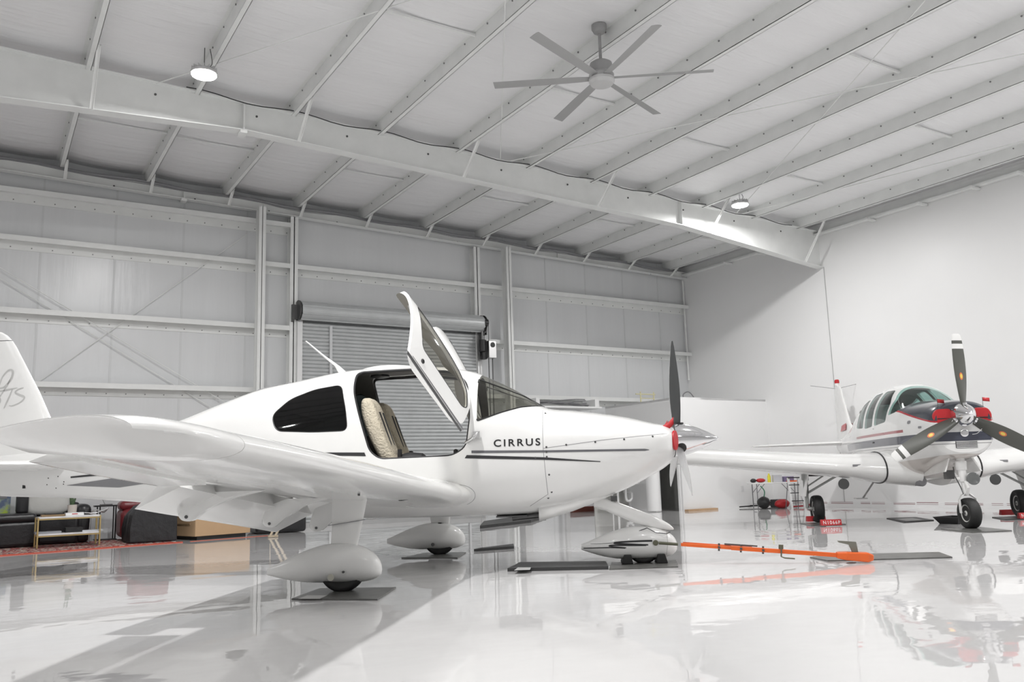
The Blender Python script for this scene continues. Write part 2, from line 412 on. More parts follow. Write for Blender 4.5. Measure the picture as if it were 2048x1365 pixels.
# ------------------------------------------------------------------ roller door
slat = M('galvanised_door_slats', (.50, .515, .52), .36, metal=.2, bump=.03, bs=20, var=.05)
dr = struct(empty('door_1', ((DX0+DX1)/2, D-.2, 0)))
dr['label'] = 'grey steel roller door in the back wall'
hw = (DX1-DX0)/2-.08
b = MB(); R = []
nsl = 52; zt_ = 4.15
prof = []
for i in range(nsl):
    z0 = .08+i*(zt_-.08)/nsl; h = (zt_-.08)/nsl
    prof += [(.0, z0), (-.012, z0+h*.2), (-.016, z0+h*.5), (-.012, z0+h*.8), (.006, z0+h*.94)]
R = [[Vector((sx*hw, y+.0, z)) for y, z in prof] for sx in (-1, 1)]
b.rings(R, loop=False, cap0=False, cap1=False); b.build('slat_curtain', slat, dr, smooth=50)
b = MB(); b.bb((-hw, -.04, .02), (hw, .02, .09)); b.bb((-hw, -.045, 0), (hw, .02, .02)); b.build('bottom_bar', [alu], dr, smooth=0)
b = MB(); b.lathe([(-hw-.06, .19), (hw+.06, .19)], (0, -.12, 4.36), (1, 0, 0), 36)
for i in range(7):
    a = i*2*PI/7; b.lathe([(-hw-.06, .02), (hw+.06, .02)], (0, -.12+.185*math.cos(a), 4.36+.185*math.sin(a)), (1, 0, 0), 8)
b.build('drum_roll', slat, dr)
for s in (-1, 1):
    b = MB(); b.bb((s*(hw-.02), -.05, 0), (s*(hw+.09), .03, 4.2)); b.build('guide_track', alu, dr, smooth=0)
    b = MB(); b.lathe([(-.01, .21), (.01, .21)], (s*(hw+.1), -.12, 4.36), (1, 0, 0), 28); b.box((s*(hw+.16), -.08, 4.33), (.12, .06, .3)); b.box((s*(hw+.2), -.02, 4.3), (.02, .2, .34)); b.build('end_bracket', dkmetal, dr)
b = MB(); b.bb((-hw+.6, -.03, .1), (-hw+.66, -.045, 4.1)); b.build('wind_lock_strip', M('pale_grey_strip', (.62, .63, .64), .5), dr, smooth=0)
b = MB(); b.bb((hw-.32, -.03, .1), (hw-.27, -.045, 1.6)); b.build('wind_lock_strip', M('pale_grey_strip', (.62, .63, .64), .5), dr, smooth=0)
# motor operator
p = at(977, 700, y=D-.45)
op = empty('door_operator', (p.x, p.y, p.z), 0, 'grey and black electric operator box beside the roller door drum', 'motor')
b = MB(); b.box((.05, 0, 0), (.2, .22, .4)); b.build('control_box', alu, op, smooth=0, bevel=.01)
b = MB(); b.cyl((-.16, .0, -.05), (-.16, .0, .22), .08, n=16); b.box((-.1, .05, 0), (.1, .12, .44)); b.build('motor', black, op)
b = MB(); b.cyl((-.1, 0, .62), (-.02, 0, .62), .09, n=18); b.build('drive_sprocket', black, op)
b = MB(); b.cyl((.05, -.112, .1), (.05, -.118, .1), .06, n=20); b.build('badge', black, op)
b = MB(); b.tube([(-.12, -.02, .2), (-.1, -.02, .6)], .008, 6); b.tube([(-.0, -.02, .2), (.0, -.02, .6)], .008, 6); b.tube([(.1, 0, -.2), (.1, 0, -3)], .012, 6); b.tube([(.0, 0, -.2), (.02, 0, -3)], .012, 6)
b.build('chain', dkmetal, op)
b = MB(); b.box((0, .12, 0), (.3, .1, .3)); b.box((-.12, .2, .3), (.05, .3, 1.)); b.build('mounting_plate', dkmetal, op, smooth=0)
# ------------------------------------------------------------------ corner room
xr, yrm = 13.42, 14.55; zt = 2.55
b = MB()
dy0, dy1, dzt = yrm+.08, yrm+.95, 1.35
b.bb((xr, yrm, 0), (WX, yrm+.12, zt))
b.bb((xr, yrm, 0), (xr+.12, dy0, zt)); b.bb((xr, dy1, 0), (xr+.12, D, zt)); b.bb((xr, dy0, dzt), (xr+.12, dy1, zt)); b.bb((xr+.0, yrm, zt-.05), (WX, D, zt))
struct(b.build('wall_corner_room', board, smooth=0))
fr = MB(); 
for (a, c) in ((dy0-.02, dy0+.05), (dy1-.05, dy1+.05)): fr.bb((xr-.02, a, 0), (xr+.14, c, dzt+.06))
fr.bb((xr-.02, dy0, dzt), (xr+.14, dy1, dzt+.06)); struct(fr.build('trim_9', board, smooth=0))
b = MB(); b.bb((xr+1.2, yrm+.12, 0), (xr+1.25, D, 2.4)); struct(b.build('wall_corner_room_inner', M('dim_grey_wall', (.8, .8, .77), .6), smooth=0))
b = MB(); b.cyl((xr+1.1, yrm+.3, 1.05), (xr+1.1, yrm+.9, 1.05), .02, n=8); b.cyl((xr+1.2, yrm+.9, 1.05), (xr+1.1, yrm+.9, 1.05), .03, n=8)
tag(b.build('grab_rail', black), 'short dark rail on the wall inside the doorway', 'rail')
# things on the corner room roof
b = MB(); z0 = zt
for dx in (0, .42): b.tube([(xr+.25+dx, D-1.1, z0), (xr+.25+dx, D-1.1, z0+.28)], .016, 8)
b.tube([(xr+.1, D-1.1, z0+.22), (xr+.72, D-1.1, z0+.22)], .014, 8); b.tube([(xr+.25, D-1.1, z0+.12), (xr+.67, D-1.1, z0+.12)], .010, 8)
tag(b.build('safety_rail', yellow), 'small yellow rail standing on the corner room roof', 'rail')
b = MB(); b.tube(cr([(xr+1.6, D-1.2, z0), (xr+1.55, D-1.2, z0+.22), (xr+1.75, D-1.2, z0+.3), (xr+1.95, D-1.2, z0+.12)], 6), .014, 8); b.lathe([(0, .1), (.1, .03)], (xr+1.97, D-1.2, z0+.02), (0, 0, 1), 14)
tag(b.build('coiled_hose', mid_grey), 'grey hose end looped over the corner room roof edge', 'hose')
b = MB(); b.box((11.75, D-.5, 2.45), (1.9, .6, .04)); b.box((10.9, D-.5, 2.55), (.1, .5, .2)); b.box((12.6, D-.5, 2.55), (.12, .5, .2))
tag(b.build('wall_shelf', board), 'white high shelf with boards on the back wall beside the corner room', 'shelf')
b = MB()
for i in range(6): b.tube([(11.05+1.4*t/14, D-.62+.03*i, 2.52+.02*i+.05*math.sin(t/14*PI+i)) for t in range(15)], .013, 6)
tag(b.build('cable_coil', mid_grey), 'grey coiled cables lying on the high white shelf', 'cable')
# wash area below: sink, heater, pipes (seen under the white cowling)
p = at(1250, 1020, z=0)
sk = empty('utility_sink', (12.62, 15.7, 0), 0, 'white wall-hung utility sink with exposed trap pipes by the corner room', 'sink')
b = MB(); b.bb((-.35, -.25, .62), (.35, .3, .86)); b.build('basin', board, sk, smooth=0, bevel=.02)
b = MB(); b.tube(cr([(.12, 0, .62), (.12, 0, .3), (.2, 0, .24), (.28, 0, .3), (.28, 0, .42), (.3, .3, .45)], 5), .028, 10); b.tube([(-.12, 0, .62), (-.12, 0, 0)], .025, 8); b.tube([(-.2, .1, .62), (-.2, .1, 0)], .015, 8); b.tube([(.32, .1, .5), (.32, .1, 0)], .012, 8)
b.build('waste_pipe', M('white_pipe', (.75, .75, .75), .3), sk)
b = MB(); b.box((0, .4, .45), (1.0, .03, .9)); b.build('backsplash', M('grey_panel', (.42, .42, .4), .5), sk, smooth=0)
b = MB(); b.cyl((13.05, 15.1, 0.02), (13.05, 15.1, 1.35), .16, n=24); b.lathe([(0, .16), (.05, .12), (.06, .03)], (13.05, 15.1, 1.35), (0, 0, 1), 24)
tag(b.build('water_heater', board), 'white upright water heater cylinder beside the doorway', 'heater')
b = MB(); b.bb((10.75, D-.28, 0), (10.95, D-.2, 2.4)); b.bb((11.9, D-.28, 0), (12.0, D-.2, 2.4)); b.bb((10.75, D-.28, 2.3), (12.0, D-.2, 2.4)); struct(b.build('trim_10', M('door_frame_grey', (.5, .5, .5), .4), smooth=0))
b = MB(); b.bb((12.0, D-.4, 0), (13.4, D-.3, .12)); tag(b.build('threshold_board', M('dark_red_wood', (.12, .03, .02), .5)), 'dark red board lying along the wall by the utility sink', 'board')
# ------------------------------------------------------------------ high bay lights
lensm = M('lamp_lens_lit', (1., .98, .95), .4, emit=45)
def lamp(x, y, z, label, group=None):
    e = empty('high_bay_lamp', (x, y, z), 0, label, 'lamp', group)
    b = MB(); b.lathe([(.1, .03), (.1, .07), (.05, .1), (.04, .17), (.0, .18), (0, .165)], (0, 0, 0), (0, 0, 1), 28)
    for i in range(14):
        a = i*2*PI/14; b.box((.115*math.cos(a), .115*math.sin(a), .06), (.1, .006, .07), Matrix.Rotation(a, 3, 'Z'))
    b.build('housing', alu, e)
    b = MB(); b.lathe([(-.004, .16), (-.012, .155), (-.02, .01)], (0, 0, 0), (0, 0, 1), 28); b.build('lens', lensm, e)
    dz = zroof(x)-.22-z
    b = MB(); b.tube([(0, 0, .1), (0, 0, dz)], .006, 6); b.tube(cr([(.03, 0, .1), (.1, 0, .18), (.07, 0, dz)], 6), .006, 6); b.build('hanger', dkmetal, e)
    return e
lights = [(2.28, 11.2), (12.75, 11.65), (2.0, 6.1), (12.75, 4.2), (7.5, 4.2), (-8, 11.2), (-8, 5.), (2.3, .4), (12.75, .4), (-8, .4), (2.3, -6), (12.75, -6), (-8, -6)]
LP = {1: 1.2, 3: 1.25, 2: 2.2, 4: .9, 6: .6, 7: .5, 9: .7}
for i, (x, y) in enumerate(lights):
    z = 6.3 if x > 0 else 6.4
    if i == 0: z = 6.28; lb = 'lit round high-bay lamp hanging before the deep rafter near the lounge end'
    elif i == 1: z = 6.12; lb = 'lit round high-bay lamp hanging before the deep rafter near the white right wall'
    else: lb = 'lit round high-bay lamp over the near part of the hangar'
    e = lamp(x, y, z, lb, 'high-bay lamps' if i > 1 else None)
    ld = bpy.data.lights.new('high_bay_light', 'AREA'); ld.shape = 'DISK'; ld.size = .32; ld.energy = 150*LP.get(i, 1); ld.color = (1., .99, .98)
    lo = bpy.data.objects.new('lamp_light', ld); COL.objects.link(lo); lo.parent = e; lo.location = (0, 0, -.04)
# ------------------------------------------------------------------ ceiling fan
fx, fy, zt = 6.66, 8.28, 6.5
fan = empty('ceiling_fan', (fx, fy, 5.98), 0, 'large grey six-blade industrial ceiling fan hanging on a rod', 'fan')
fg = M('fan_grey', (.33, .33, .33), .4); fb = M('fan_blade_grey', (.34, .34, .34), .4)
b = MB(); b.lathe([(0, .03), (.02, .075), (.07, .1), (.12, .1), (.13, .09)], (0, 0, .62), (0, 0, 1), 28); b.build('canopy', fg, fan)
b = MB(); b.cyl((0, 0, .2), (0, 0, .64), .02, n=12); b.build('down_rod', fg, fan)
b = MB(); b.lathe([(-.02, .12), (0, .155), (.06, .165), (.085, .15), (.09, .13), (.12, .13), (.19, .15), (.22, .145), (.25, .1), (.26, .03)], (0, 0, -.02), (0, 0, 1), 36); b.build('motor_housing', fg, fan)
b = MB(); b.lathe([(0, .02), (.01, .14), (.05, .168), (.085, .168)], (0, 0, -.1), (0, 0, 1), 36); b.build('lower_cap', M('fan_cap_grey', (.5, .5, .5), .4), fan)
A0 = math.radians(18.5)
for k in range(6):
    a = A0+k*PI/3; R = []
    for r, c, tw in ((.14, .07, 10), (.3, .085, 12), (.8, .1, 12), (1.42, .105, 11), (1.43, .1, 11)):
        rg = foil_ring(0, 0, 0, c*1.35, .07, n=8, camber=.03)
        T = Matrix.Rotation(math.radians(2.3), 3, CF) @ Matrix.Rotation(a, 3, 'Z'); R2 = Matrix.Rotation(math.radians(tw), 3, 'X')
        R.append([T @ Vector((r, *((R2 @ Vector((0, p.x+c*.67, p.z))).yz))) for p in rg])
    b = MB(); b.rings(R); bl = b.build('fan_blade', fb, fan)
# ================================================================== WHITE AIRCRAFT WITH GULL-WING DOORS
AO = Vector((3.66, 8.03, 0)); AH = math.radians(-36)
air = empty('light_aircraft', AO, AH, 'white low-wing aircraft with both gull-wing doors raised and charcoal stripes', 'airplane')
T_ = [  # x, top z, bottom z, half width, widest z, upper exponent, lower exponent
 (2.705, 1.31, 1.02, .25, 1.18, 2.2, 2.2), (2.66, 1.32, .955, .35, 1.18, 2.3, 2.2), (2.6, 1.335, .91, .41, 1.18, 2.3, 2.2), (2.5, 1.355, .855, .465, 1.17, 2.3, 2.2), (2.25, 1.42, .73, .53, 1.16, 2.3, 2.2),
 (2.0, 1.465, .64, .565, 1.15, 2.4, 2.3), (1.75, 1.50, .575, .585, 1.14, 2.4, 2.4), (1.5, 1.53, .53, .60, 1.13, 2.4, 2.5), (1.36, 1.61, .515, .605, 1.12, 2.4, 2.5), (1.21, 1.71, .505, .61, 1.12, 2.4, 2.6),
 (1.01, 1.82, .50, .615, 1.12, 2.4, 2.6), (.73, 1.935, .50, .62, 1.12, 2.6, 2.6), (.4, 1.99, .50, .62, 1.12, 2.8, 2.6), (.0, 2.005, .50, .62, 1.12, 2.9, 2.6), (-.35, 2.0, .505, .615, 1.12, 2.8, 2.6),
 (-.65, 1.975, .52, .60, 1.12, 2.55, 2.5), (-1.07, 1.905, .55, .56, 1.12, 2.3, 2.4), (-1.41, 1.85, .58, .51, 1.13, 2.2, 2.3), (-1.86, 1.71, .63, .43, 1.13, 2.2, 2.2), (-2.38, 1.53, .69, .335, 1.13, 2.1, 2.1),
 (-2.9, 1.40, .745, .255, 1.11, 2.1, 2.1), (-3.5, 1.32, .795, .19, 1.08, 2.1, 2.1), (-4.25, 1.26, .835, .13, 1.06, 2.1, 2.1), (-4.72, 1.22, .90, .05, 1.06, 2.1, 2.1)]
T_.sort()
FT = [pchip([t[0] for t in T_], [t[i] for t in T_]) for i in range(1, 7)]
def fus_ring(x, off=0., n=72, tabs=FT):
    zt, zb, w, zc, nu, nl = [f(x) for f in tabs]; zt -= off; zb += off; w -= off; R = []
    for i in range(n):
        a = 2*PI*(i+.5)/n; c, s = math.cos(a), math.sin(a); e = nu if s > 0 else nl
        R.append(Vector((x, w*math.copysign(abs(c)**(2/e), c), zc+((zt-zc) if s > 0 else (zc-zb))*math.copysign(abs(s)**(2/e), s))))
    return R
def fus_body(x0, x1, off, step=.05, mi=0, tabs=FT, name='tmp', mats=None):
    k = max(2, int(abs(x1-x0)/step)); b = MB(); b.mi = mi
    b.rings([fus_ring(x0+(x1-x0)*i/k, off, tabs=tabs) for i in range(k+1)]); return b.build(name, mats or [paint], smooth=0)
XZ = lambda u, v, w: Vector((u, w, v))
inner = M('cabin_grey_liner', (.10, .095, .088), .7, bump=.1, bs=40)
doortrim = M('door_trim_beige', (.20, .19, .165), .6)
def prism_obj(poly, a, b, mi=2, mats=3):
    m = MB(); m.mi = mi; m.prism(poly, XZ, a, b); return m.build('cutter', [paint]*mats, smooth=0)
DOOR = round_poly([(-.385, 1.95), (-.375, 1.74), (-.29, 1.45), (-.20, 1.15), (-.10, 1.07), (.60, 1.08), (.73, 1.16), (.77, 1.45), (.74, 1.78), (.60, 1.915), (.2, 1.965)], .07, 5)
REARW = round_poly([(-1.19, 1.53), (-1.13, 1.375), (-.75, 1.35), (-.405, 1.35), (-.43, 1.55), (-.50, 1.81), (-.78, 1.775), (-1.02, 1.69)], .07, 5)
WSH = round_poly([(.83, 1.40), (1.05, 1.475), (1.24, 1.525), (1.47, 1.55), (1.6, 1.9), (1.1, 2.15), (.90, 2.15), (.83, 1.80)], .02, 3)
DWIN = round_poly([(-.08, 1.35), (.3, 1.335), (.64, 1.32), (.72, 1.38), (.68, 1.60), (.52, 1.80), (.1, 1.86), (-.2, 1.85), (-.25, 1.76), (-.17, 1.53)], .06, 5)
mats3 = [paint, inner, paint]
body = fus_body(-4.72, 2.705, 0, mats=mats3)
hollow = fus_body(-2.2, 1.34, .03, mi=1, mats=mats3)
cut(body, hollow); drop(hollow)
door_r = fus_body(-.7, 1.1, 0, .03, mats=[paint, doortrim, paint]); hol = fus_body(-.75, 1.15, .028, .03, mi=1, mats=[paint, doortrim, paint])
cut(door_r, hol); drop(hol)
for nm, P in (('d', DOOR), ('w', REARW), ('s', WSH)):
    c = prism_obj(P, -1.2, 1.2); cut(body, c); drop(c)
body.name = 'fuselage'; body.data.name = 'fuselage'; body.parent = air; shade(body.data, 28)
outer = fus_body(-4.72, 2.705, 0); BV = bvh_of(outer); drop(outer)
# glass pieces cut out of a thin skin of the same shell
def skin(x0, x1, o0, o1, poly, y0, y1, mat, name, parent):
    a = fus_body(x0, x1, o0, .04, mats=[mat]); b_ = fus_body(x0-.05, x1+.05, o1, .04, mats=[mat]); cut(a, b_); drop(b_)
    c = prism_obj(poly, y0, y1, 0, 1); cut(a, c, 'INTERSECT'); drop(c); a.name = name; a.data.name = name; a.parent = parent
    a.data.materials.clear(); a.data.materials.append(mat); shade(a.data, 28); return a
darkglass = glass('smoked_window', (.2, .22, .22)); wsglass = glass('tinted_windscreen', (.82, .82, .79)); doorglass = glass('tinted_door_window', (.80, .79, .75))
for y0, y1 in ((-1.2, 0), (0, 1.2)):
    o = skin(-1.3, -.3, .003, .009, REARW, y0, y1, darkglass, 'rear_window', air)
skin(.7, 1.65, .003, .009, WSH, -1.2, 1.2, wsglass, 'windscreen', air)
def outline_tube(poly, side, r, name, mat, parent, inset=0., T=None, off=.0):
    P = []; m = len(poly)
    for i in range(m):
        a, b_ = Vector(poly[i]), Vector(poly[(i+1) % m]); k = max(1, int((b_-a).length/.04))
        for j in range(k):
            q = a.lerp(b_, j/k); h, nn = surf_cast(BV, (q.x, side*3, q.y), (0, -side, 0))
            if h is None: continue
            if nn.y*side < 0: nn = -nn
            P.append(h+nn*off)
    t = MB(); t.tube(P, r, 8, closed=True); return t.build(name, mat, parent)
for s in (-1, 1):
    outline_tube(DOOR, s, .014, 'door_seal', blackmat, air, off=-.014)
    outline_tube(REARW, s, .006, 'window_seal', black, air, off=-.004)
for s in (-1, 1):
    P = [p for p in WSH if p[0] < 1.5 and p[1] < 1.82]
    t = MB(); Q = []
    for i in range(len(P)-1):
        for j in range(6):
            q = Vector(P[i]).lerp(Vector(P[i+1]), j/6); h, nn = surf_cast(BV, (q.x, s*3, q.y), (0, -s, 0))
            if h: Q.append(h)
    t.tube(Q, .007, 6); t.build('windscreen_seal', black, air)
# ---- doors (rigidly swung about their front hinges)
RV = Vector((-.51091164, .5682553, 1.03364258)); RT = Vector((-.34132397, -1.80211721, .87961307))
MR = Matrix.Translation(RT) @ Matrix.Rotation(RV.length, 4, RV.normalized())
MY = Matrix.Diagonal((1, -1, 1, 1)); ML = MY @ MR @ MY
c = prism_obj(DWIN, -1.2, 1.2); cut(door_r, c); drop(c)
dp = [(p[0]*.985+.003, (p[1]-1.5)*.985+1.5) for p in DOOR]
for s, MM, nm in ((-1, MR, 'raised starboard gull-wing door'), (1, ML, 'raised port gull-wing door')):
    d = bpy.data.objects.new('gull_wing_door', door_r.data.copy()); COL.objects.link(d)
    c = prism_obj(dp, *((-1.2, -.05) if s < 0 else (.05, 1.2))); cut(d, c, 'INTERSECT'); drop(c)
    d.parent = air; d.matrix_local = MM; shade(d.data, 28); d['label'] = nm
    g = skin(-.5, .9, .004, .009, DWIN, *((-1.2, -.05) if s < 0 else (.05, 1.2)), doorglass, 'door_window', d)
    outline_tube(DWIN, s, .006, 'window_seal', blackmat, d, off=-.004)
    strip_decal('dark_stripe', [(-.225, 1.155), (.74, 1.108)], [(-.212, 1.118), (.725, 1.078)], BV, s, charcoal, d, 24, 2)
    strip_decal('grey_stripe', [(-.15, 1.168), (.755, 1.142)], [(-.15, 1.162), (.752, 1.118)], BV, s, grey_stripe, d, 24, 1)
    t = MB(); h, nn = surf_cast(BV, (-.02, s*3, 1.235), (0, -s, 0)); t.lathe([(0, .022), (.006, .022), (.008, .012), (.003, .011), (.003, .001)], h, (0, s, 0), 20); t.build('door_lock', black, d)
    # hinge arm near the front
    t = MB(); t.tube(cr([(.72, s*.60, 1.2), (.80, s*.67, 1.24), (.84, s*.66, 1.29)], 5), .016, 8); t.box((.83, s*.655, 1.27), (.06, .04, .06)); t.build('hinge_arm', alu, air)
    t = MB(); t.tube([(-.26, s*.53, 1.60), (-.3, s*.46, 1.74)], .012, 8); t.build('latch', alu, d)
drop(door_r)
# ---- stripes, lettering
def both(fn):
    for s in (-1, 1): fn(s)
both(lambda s: strip_decal('dark_stripe', [(-.95, 1.165), (-.24, 1.14)], [(-.85, 1.135), (-.225, 1.105)], BV, s, charcoal, air, 16, 2))
both(lambda s: strip_decal('grey_stripe', [(.775, 1.125), (1.5, 1.105), (2.40, 1.092), (2.43, 1.085)], [(.775, 1.10), (1.5, 1.085), (2.40, 1.073), (2.43, 1.08)], BV, s, grey_stripe, air, 40, 1))
both(lambda s: strip_decal('dark_stripe', [(.73, 1.085), (1.45, 1.042), (1.97, .99)], [(.71, 1.055), (1.45, 1.018), (1.97, .982)], BV, s, charcoal, air, 40, 2))
both(lambda s: strip_decal('dark_stripe', [(-.62, 1.065), (-.4, 1.055), (-.19, 1.028), (-.165, 1.01)], [(-.62, 1.06), (-.4, 1.02), (-.19, .995), (-.165, 1.003)], BV, s, charcoal, air, 20, 2))
both(lambda s: strip_decal('dark_stripe', [(-3.37, 1.012), (-2.8, 1.048), (-2.72, 1.05), (-2.55, 1.02)], [(-3.37, .995), (-2.8, 1.022), (-2.72, 1.025), (-2.55, 1.01)], BV, s, charcoal, air, 30, 2))
both(lambda s: strip_decal('grey_swoosh', [(-3.42, .925), (-2.55, 1.018), (-2.05, .975)], [(-3.42, .922), (-2.85, .885), (-2.05, .965)], BV, s, mid_grey, air, 40, 4))
P, F = text_mesh('CIRRUS', .435, .068, 1.32, .018)
for s in (-1, 1):
    Q = [(.985+u, 1.152+v) if s < 0 else (1.42-u, 1.152+v) for u, v in P]
    decal('lettering', Q, F, BV, s, black, air, off=.003)
# panel lines and fasteners of the cowling
pl = MB(); lines = []
def panel_line(pts, s, r=.0022, name='panel_line'):
    Q = []
    for i in range(len(pts)-1):
        for j in range(14):
            q = Vector(pts[i]).lerp(Vector(pts[i+1]), j/14); h, nn = surf_cast(BV, (q.x, s*3, q.y), (0, -s, 0))
            if h: Q.append(h)
    t = MB(); t.tube(Q, r, 5); return t.build(name, mid_grey, air)
for s in (-1, 1):
    panel_line([(1.445, 1.50), (1.445, 1.12), (1.455, .93), (1.47, .70), (1.28, .585)], s)
    panel_line([(1.445, 1.125), (2.0, 1.185), (2.66, 1.235)], s)
    t = MB()
    for (x, z) in ((1.475, 1.135), (1.66, 1.15), (1.93, 1.168), (2.2, 1.185), (2.47, 1.205), (1.475, 1.09), (1.475, 1.045), (1.37, 1.04), (1.49, .88), (1.505, .72), (1.47, .665), (1.47, 1.46)):
        h, nn = surf_cast(BV, (x, s*3, z), (0, -s, 0))
        if h: t = MB(); t.cyl(h-Vector((0, s*.004, 0)), h+Vector((0, s*.003, 0)), .0095, n=10); t.build('fastener', dkmetal, air)
# roof bump / hatch, antennas
t = MB(); R = []
for i in range(9):
    u = i/8; x = -.42+.62*u; w = .2*math.sin(PI*min(1, max(.02, u)))**.5+.01; h = .035*math.sin(PI*u)**.7
    R.append([Vector((x, -w, 1.985)), Vector((x, -w*.7, 2.0+h*.8)), Vector((x, 0, 2.0+h)), Vector((x, w*.7, 2.0+h*.8)), Vector((x, w, 1.985))])
t.rings(R); t.build('roof_fairing', paint, air, 60)
t = MB(); R = []
for (x, z, c, w) in ((-.60, 1.965, .1, .012), (-.68, 2.06, .05, .009), (-.82, 2.17, .03, .007), (-1.01, 2.335, .018, .004)):
    R.append([Vector((x+c/2, 0, z)), Vector((x, -w, z)), Vector((x-c/2, 0, z)), Vector((x, w, z))])
t.rings(R); t.build('antenna_blade', paint, air, 60)
t = MB(); t.tube([(-1.72, 0, 1.74), (-1.5, 0, 1.84), (-1.3, 0, 1.885)], .007, 6)
for x in (-1.22, -1.1): t.tube([(x, -.05, 1.87), (x+.02, -.05, 1.90), (x+.09, -.05, 1.90)], .003, 5)
t.build('roof_wire', mid_grey, air)
# cockpit interior: dash, console, floor, seats
t = MB(); R = []
for x, z in ((.95, 1.30), (1.0, 1.43), (1.15, 1.47), (1.33, 1.49)):
    R.append([Vector((x, y, z-.10*(abs(y)/.5)**3)) for y in [(-.5+i/10) for i in range(11)]]+[Vector((x, .52-.1*0, 1.05)), Vector((x, -.52, 1.05))])
t.rings(R); t.build('instrument_panel', M('dash_charcoal', (.035, .035, .038), .6, bump=.1, bs=30), air, 50)
t = MB(); t.bb((-1.6, -.48, .70), (1.2, .48, .74)); t.build('cabin_floor', inner, air, smooth=0)
t = MB(); R = [[Vector((x, y, z)) for y, z in ((-.1, .74), (-.1, h), (-.06, h+.02), (.06, h+.02), (.1, h), (.1, .74))] for x, h in ((-.1, .9), (.1, 1.02), (.3, 1.05), (.9, 1.1))]
t.rings(R); t.lathe([(-.16, .02), (-.12, .09), (0, .115), (.12, .1), (.2, .03)], (.12, -.2, 1.03), (1, 0, 0), 20); t.build('centre_console', blackmat, air)
t = MB(); t.tube([(.62, -.42, 1.0), (.60, -.42, 1.11)], .014, 8); t.lathe([(0, .012), (.01, .022), (.04, .022), (.05, .01)], (.6, -.42, 1.1), (0, 0, 1), 12); t.build('side_stick', black, air)
fleece = M('cream_sheepskin', (.60, .54, .43), .95, bump=.9, bs=55, var=.12, vs=20)
for s, lb in ((-1, None), (1, None)):
    st = empty('seat', (0, 0, 0)); st.parent = air
    R = []
    for u in range(13):
        t_ = u/12; z = 1.0+.70*t_; x = -.02-.26*t_-.03*math.sin(PI*t_); w = .215-.07*max(0, t_-.62)**1*2.2; th = .075+.02*math.sin(PI*t_)-.03*max(0, t_-.8)*4
        if u == 12: w *= .72; th *= .6; z -= .015
        ring = []
        for i in range(24):
            a = 2*PI*i/24; c_, s_ = math.cos(a), math.sin(a)
            ring.append(Vector((x+th*math.copysign(abs(c_)**.7, c_)+(.03*abs(s_)**3 if c_ > 0 else 0), s*.29+w*math.copysign(abs(s_)**.6, s_), z)))
        R.append(ring)
    t = MB(); t.rings(R); o = t.build('backrest', fleece, st, 70); sb = o.modifiers.new('s', 'SUBSURF'); sb.levels = sb.render_levels = 1
    t = MB(); t.box((.14, s*.29, .95), (.46, .44, .14)); o = t.build('cushion', fleece, st, bevel=.04)
    t = MB()
    for dy in (-.07, .07):
        t.box((-.07, s*.29+dy, 1.30), (.012, .045, .50), Matrix.Rotation(math.radians(-19), 3, 'Y'))
    t.box((.06, s*.29, 1.06), (.05, .09, .07)); t.box((.03, s*.29, 1.12), (.03, .07, .1)); t.build('harness', blackmat, st, smooth=0)
    t = MB(); t.box((-.16, s*.29, 1.28), (.04, .36, .6), Matrix.Rotation(math.radians(-19), 3, 'Y')); t.build('seat_shell', blackmat, st, smooth=0)
t = MB(); t.bb((-.9, -.46, .74), (-.55, .46, 1.0)); t.box((-1.05, 0, 1.25), (.12, .9, .6), Matrix.Rotation(.25, 3, 'Y')); t.build('rear_bench', blackmat, air, bevel=.03)
t = MB(); t.lathe([(0, .09), (.02, .1), (.03, .05)], (-.2, -.12, 1.93), (0, 0, -1), 20); t.build('headliner_lamp', black, air)
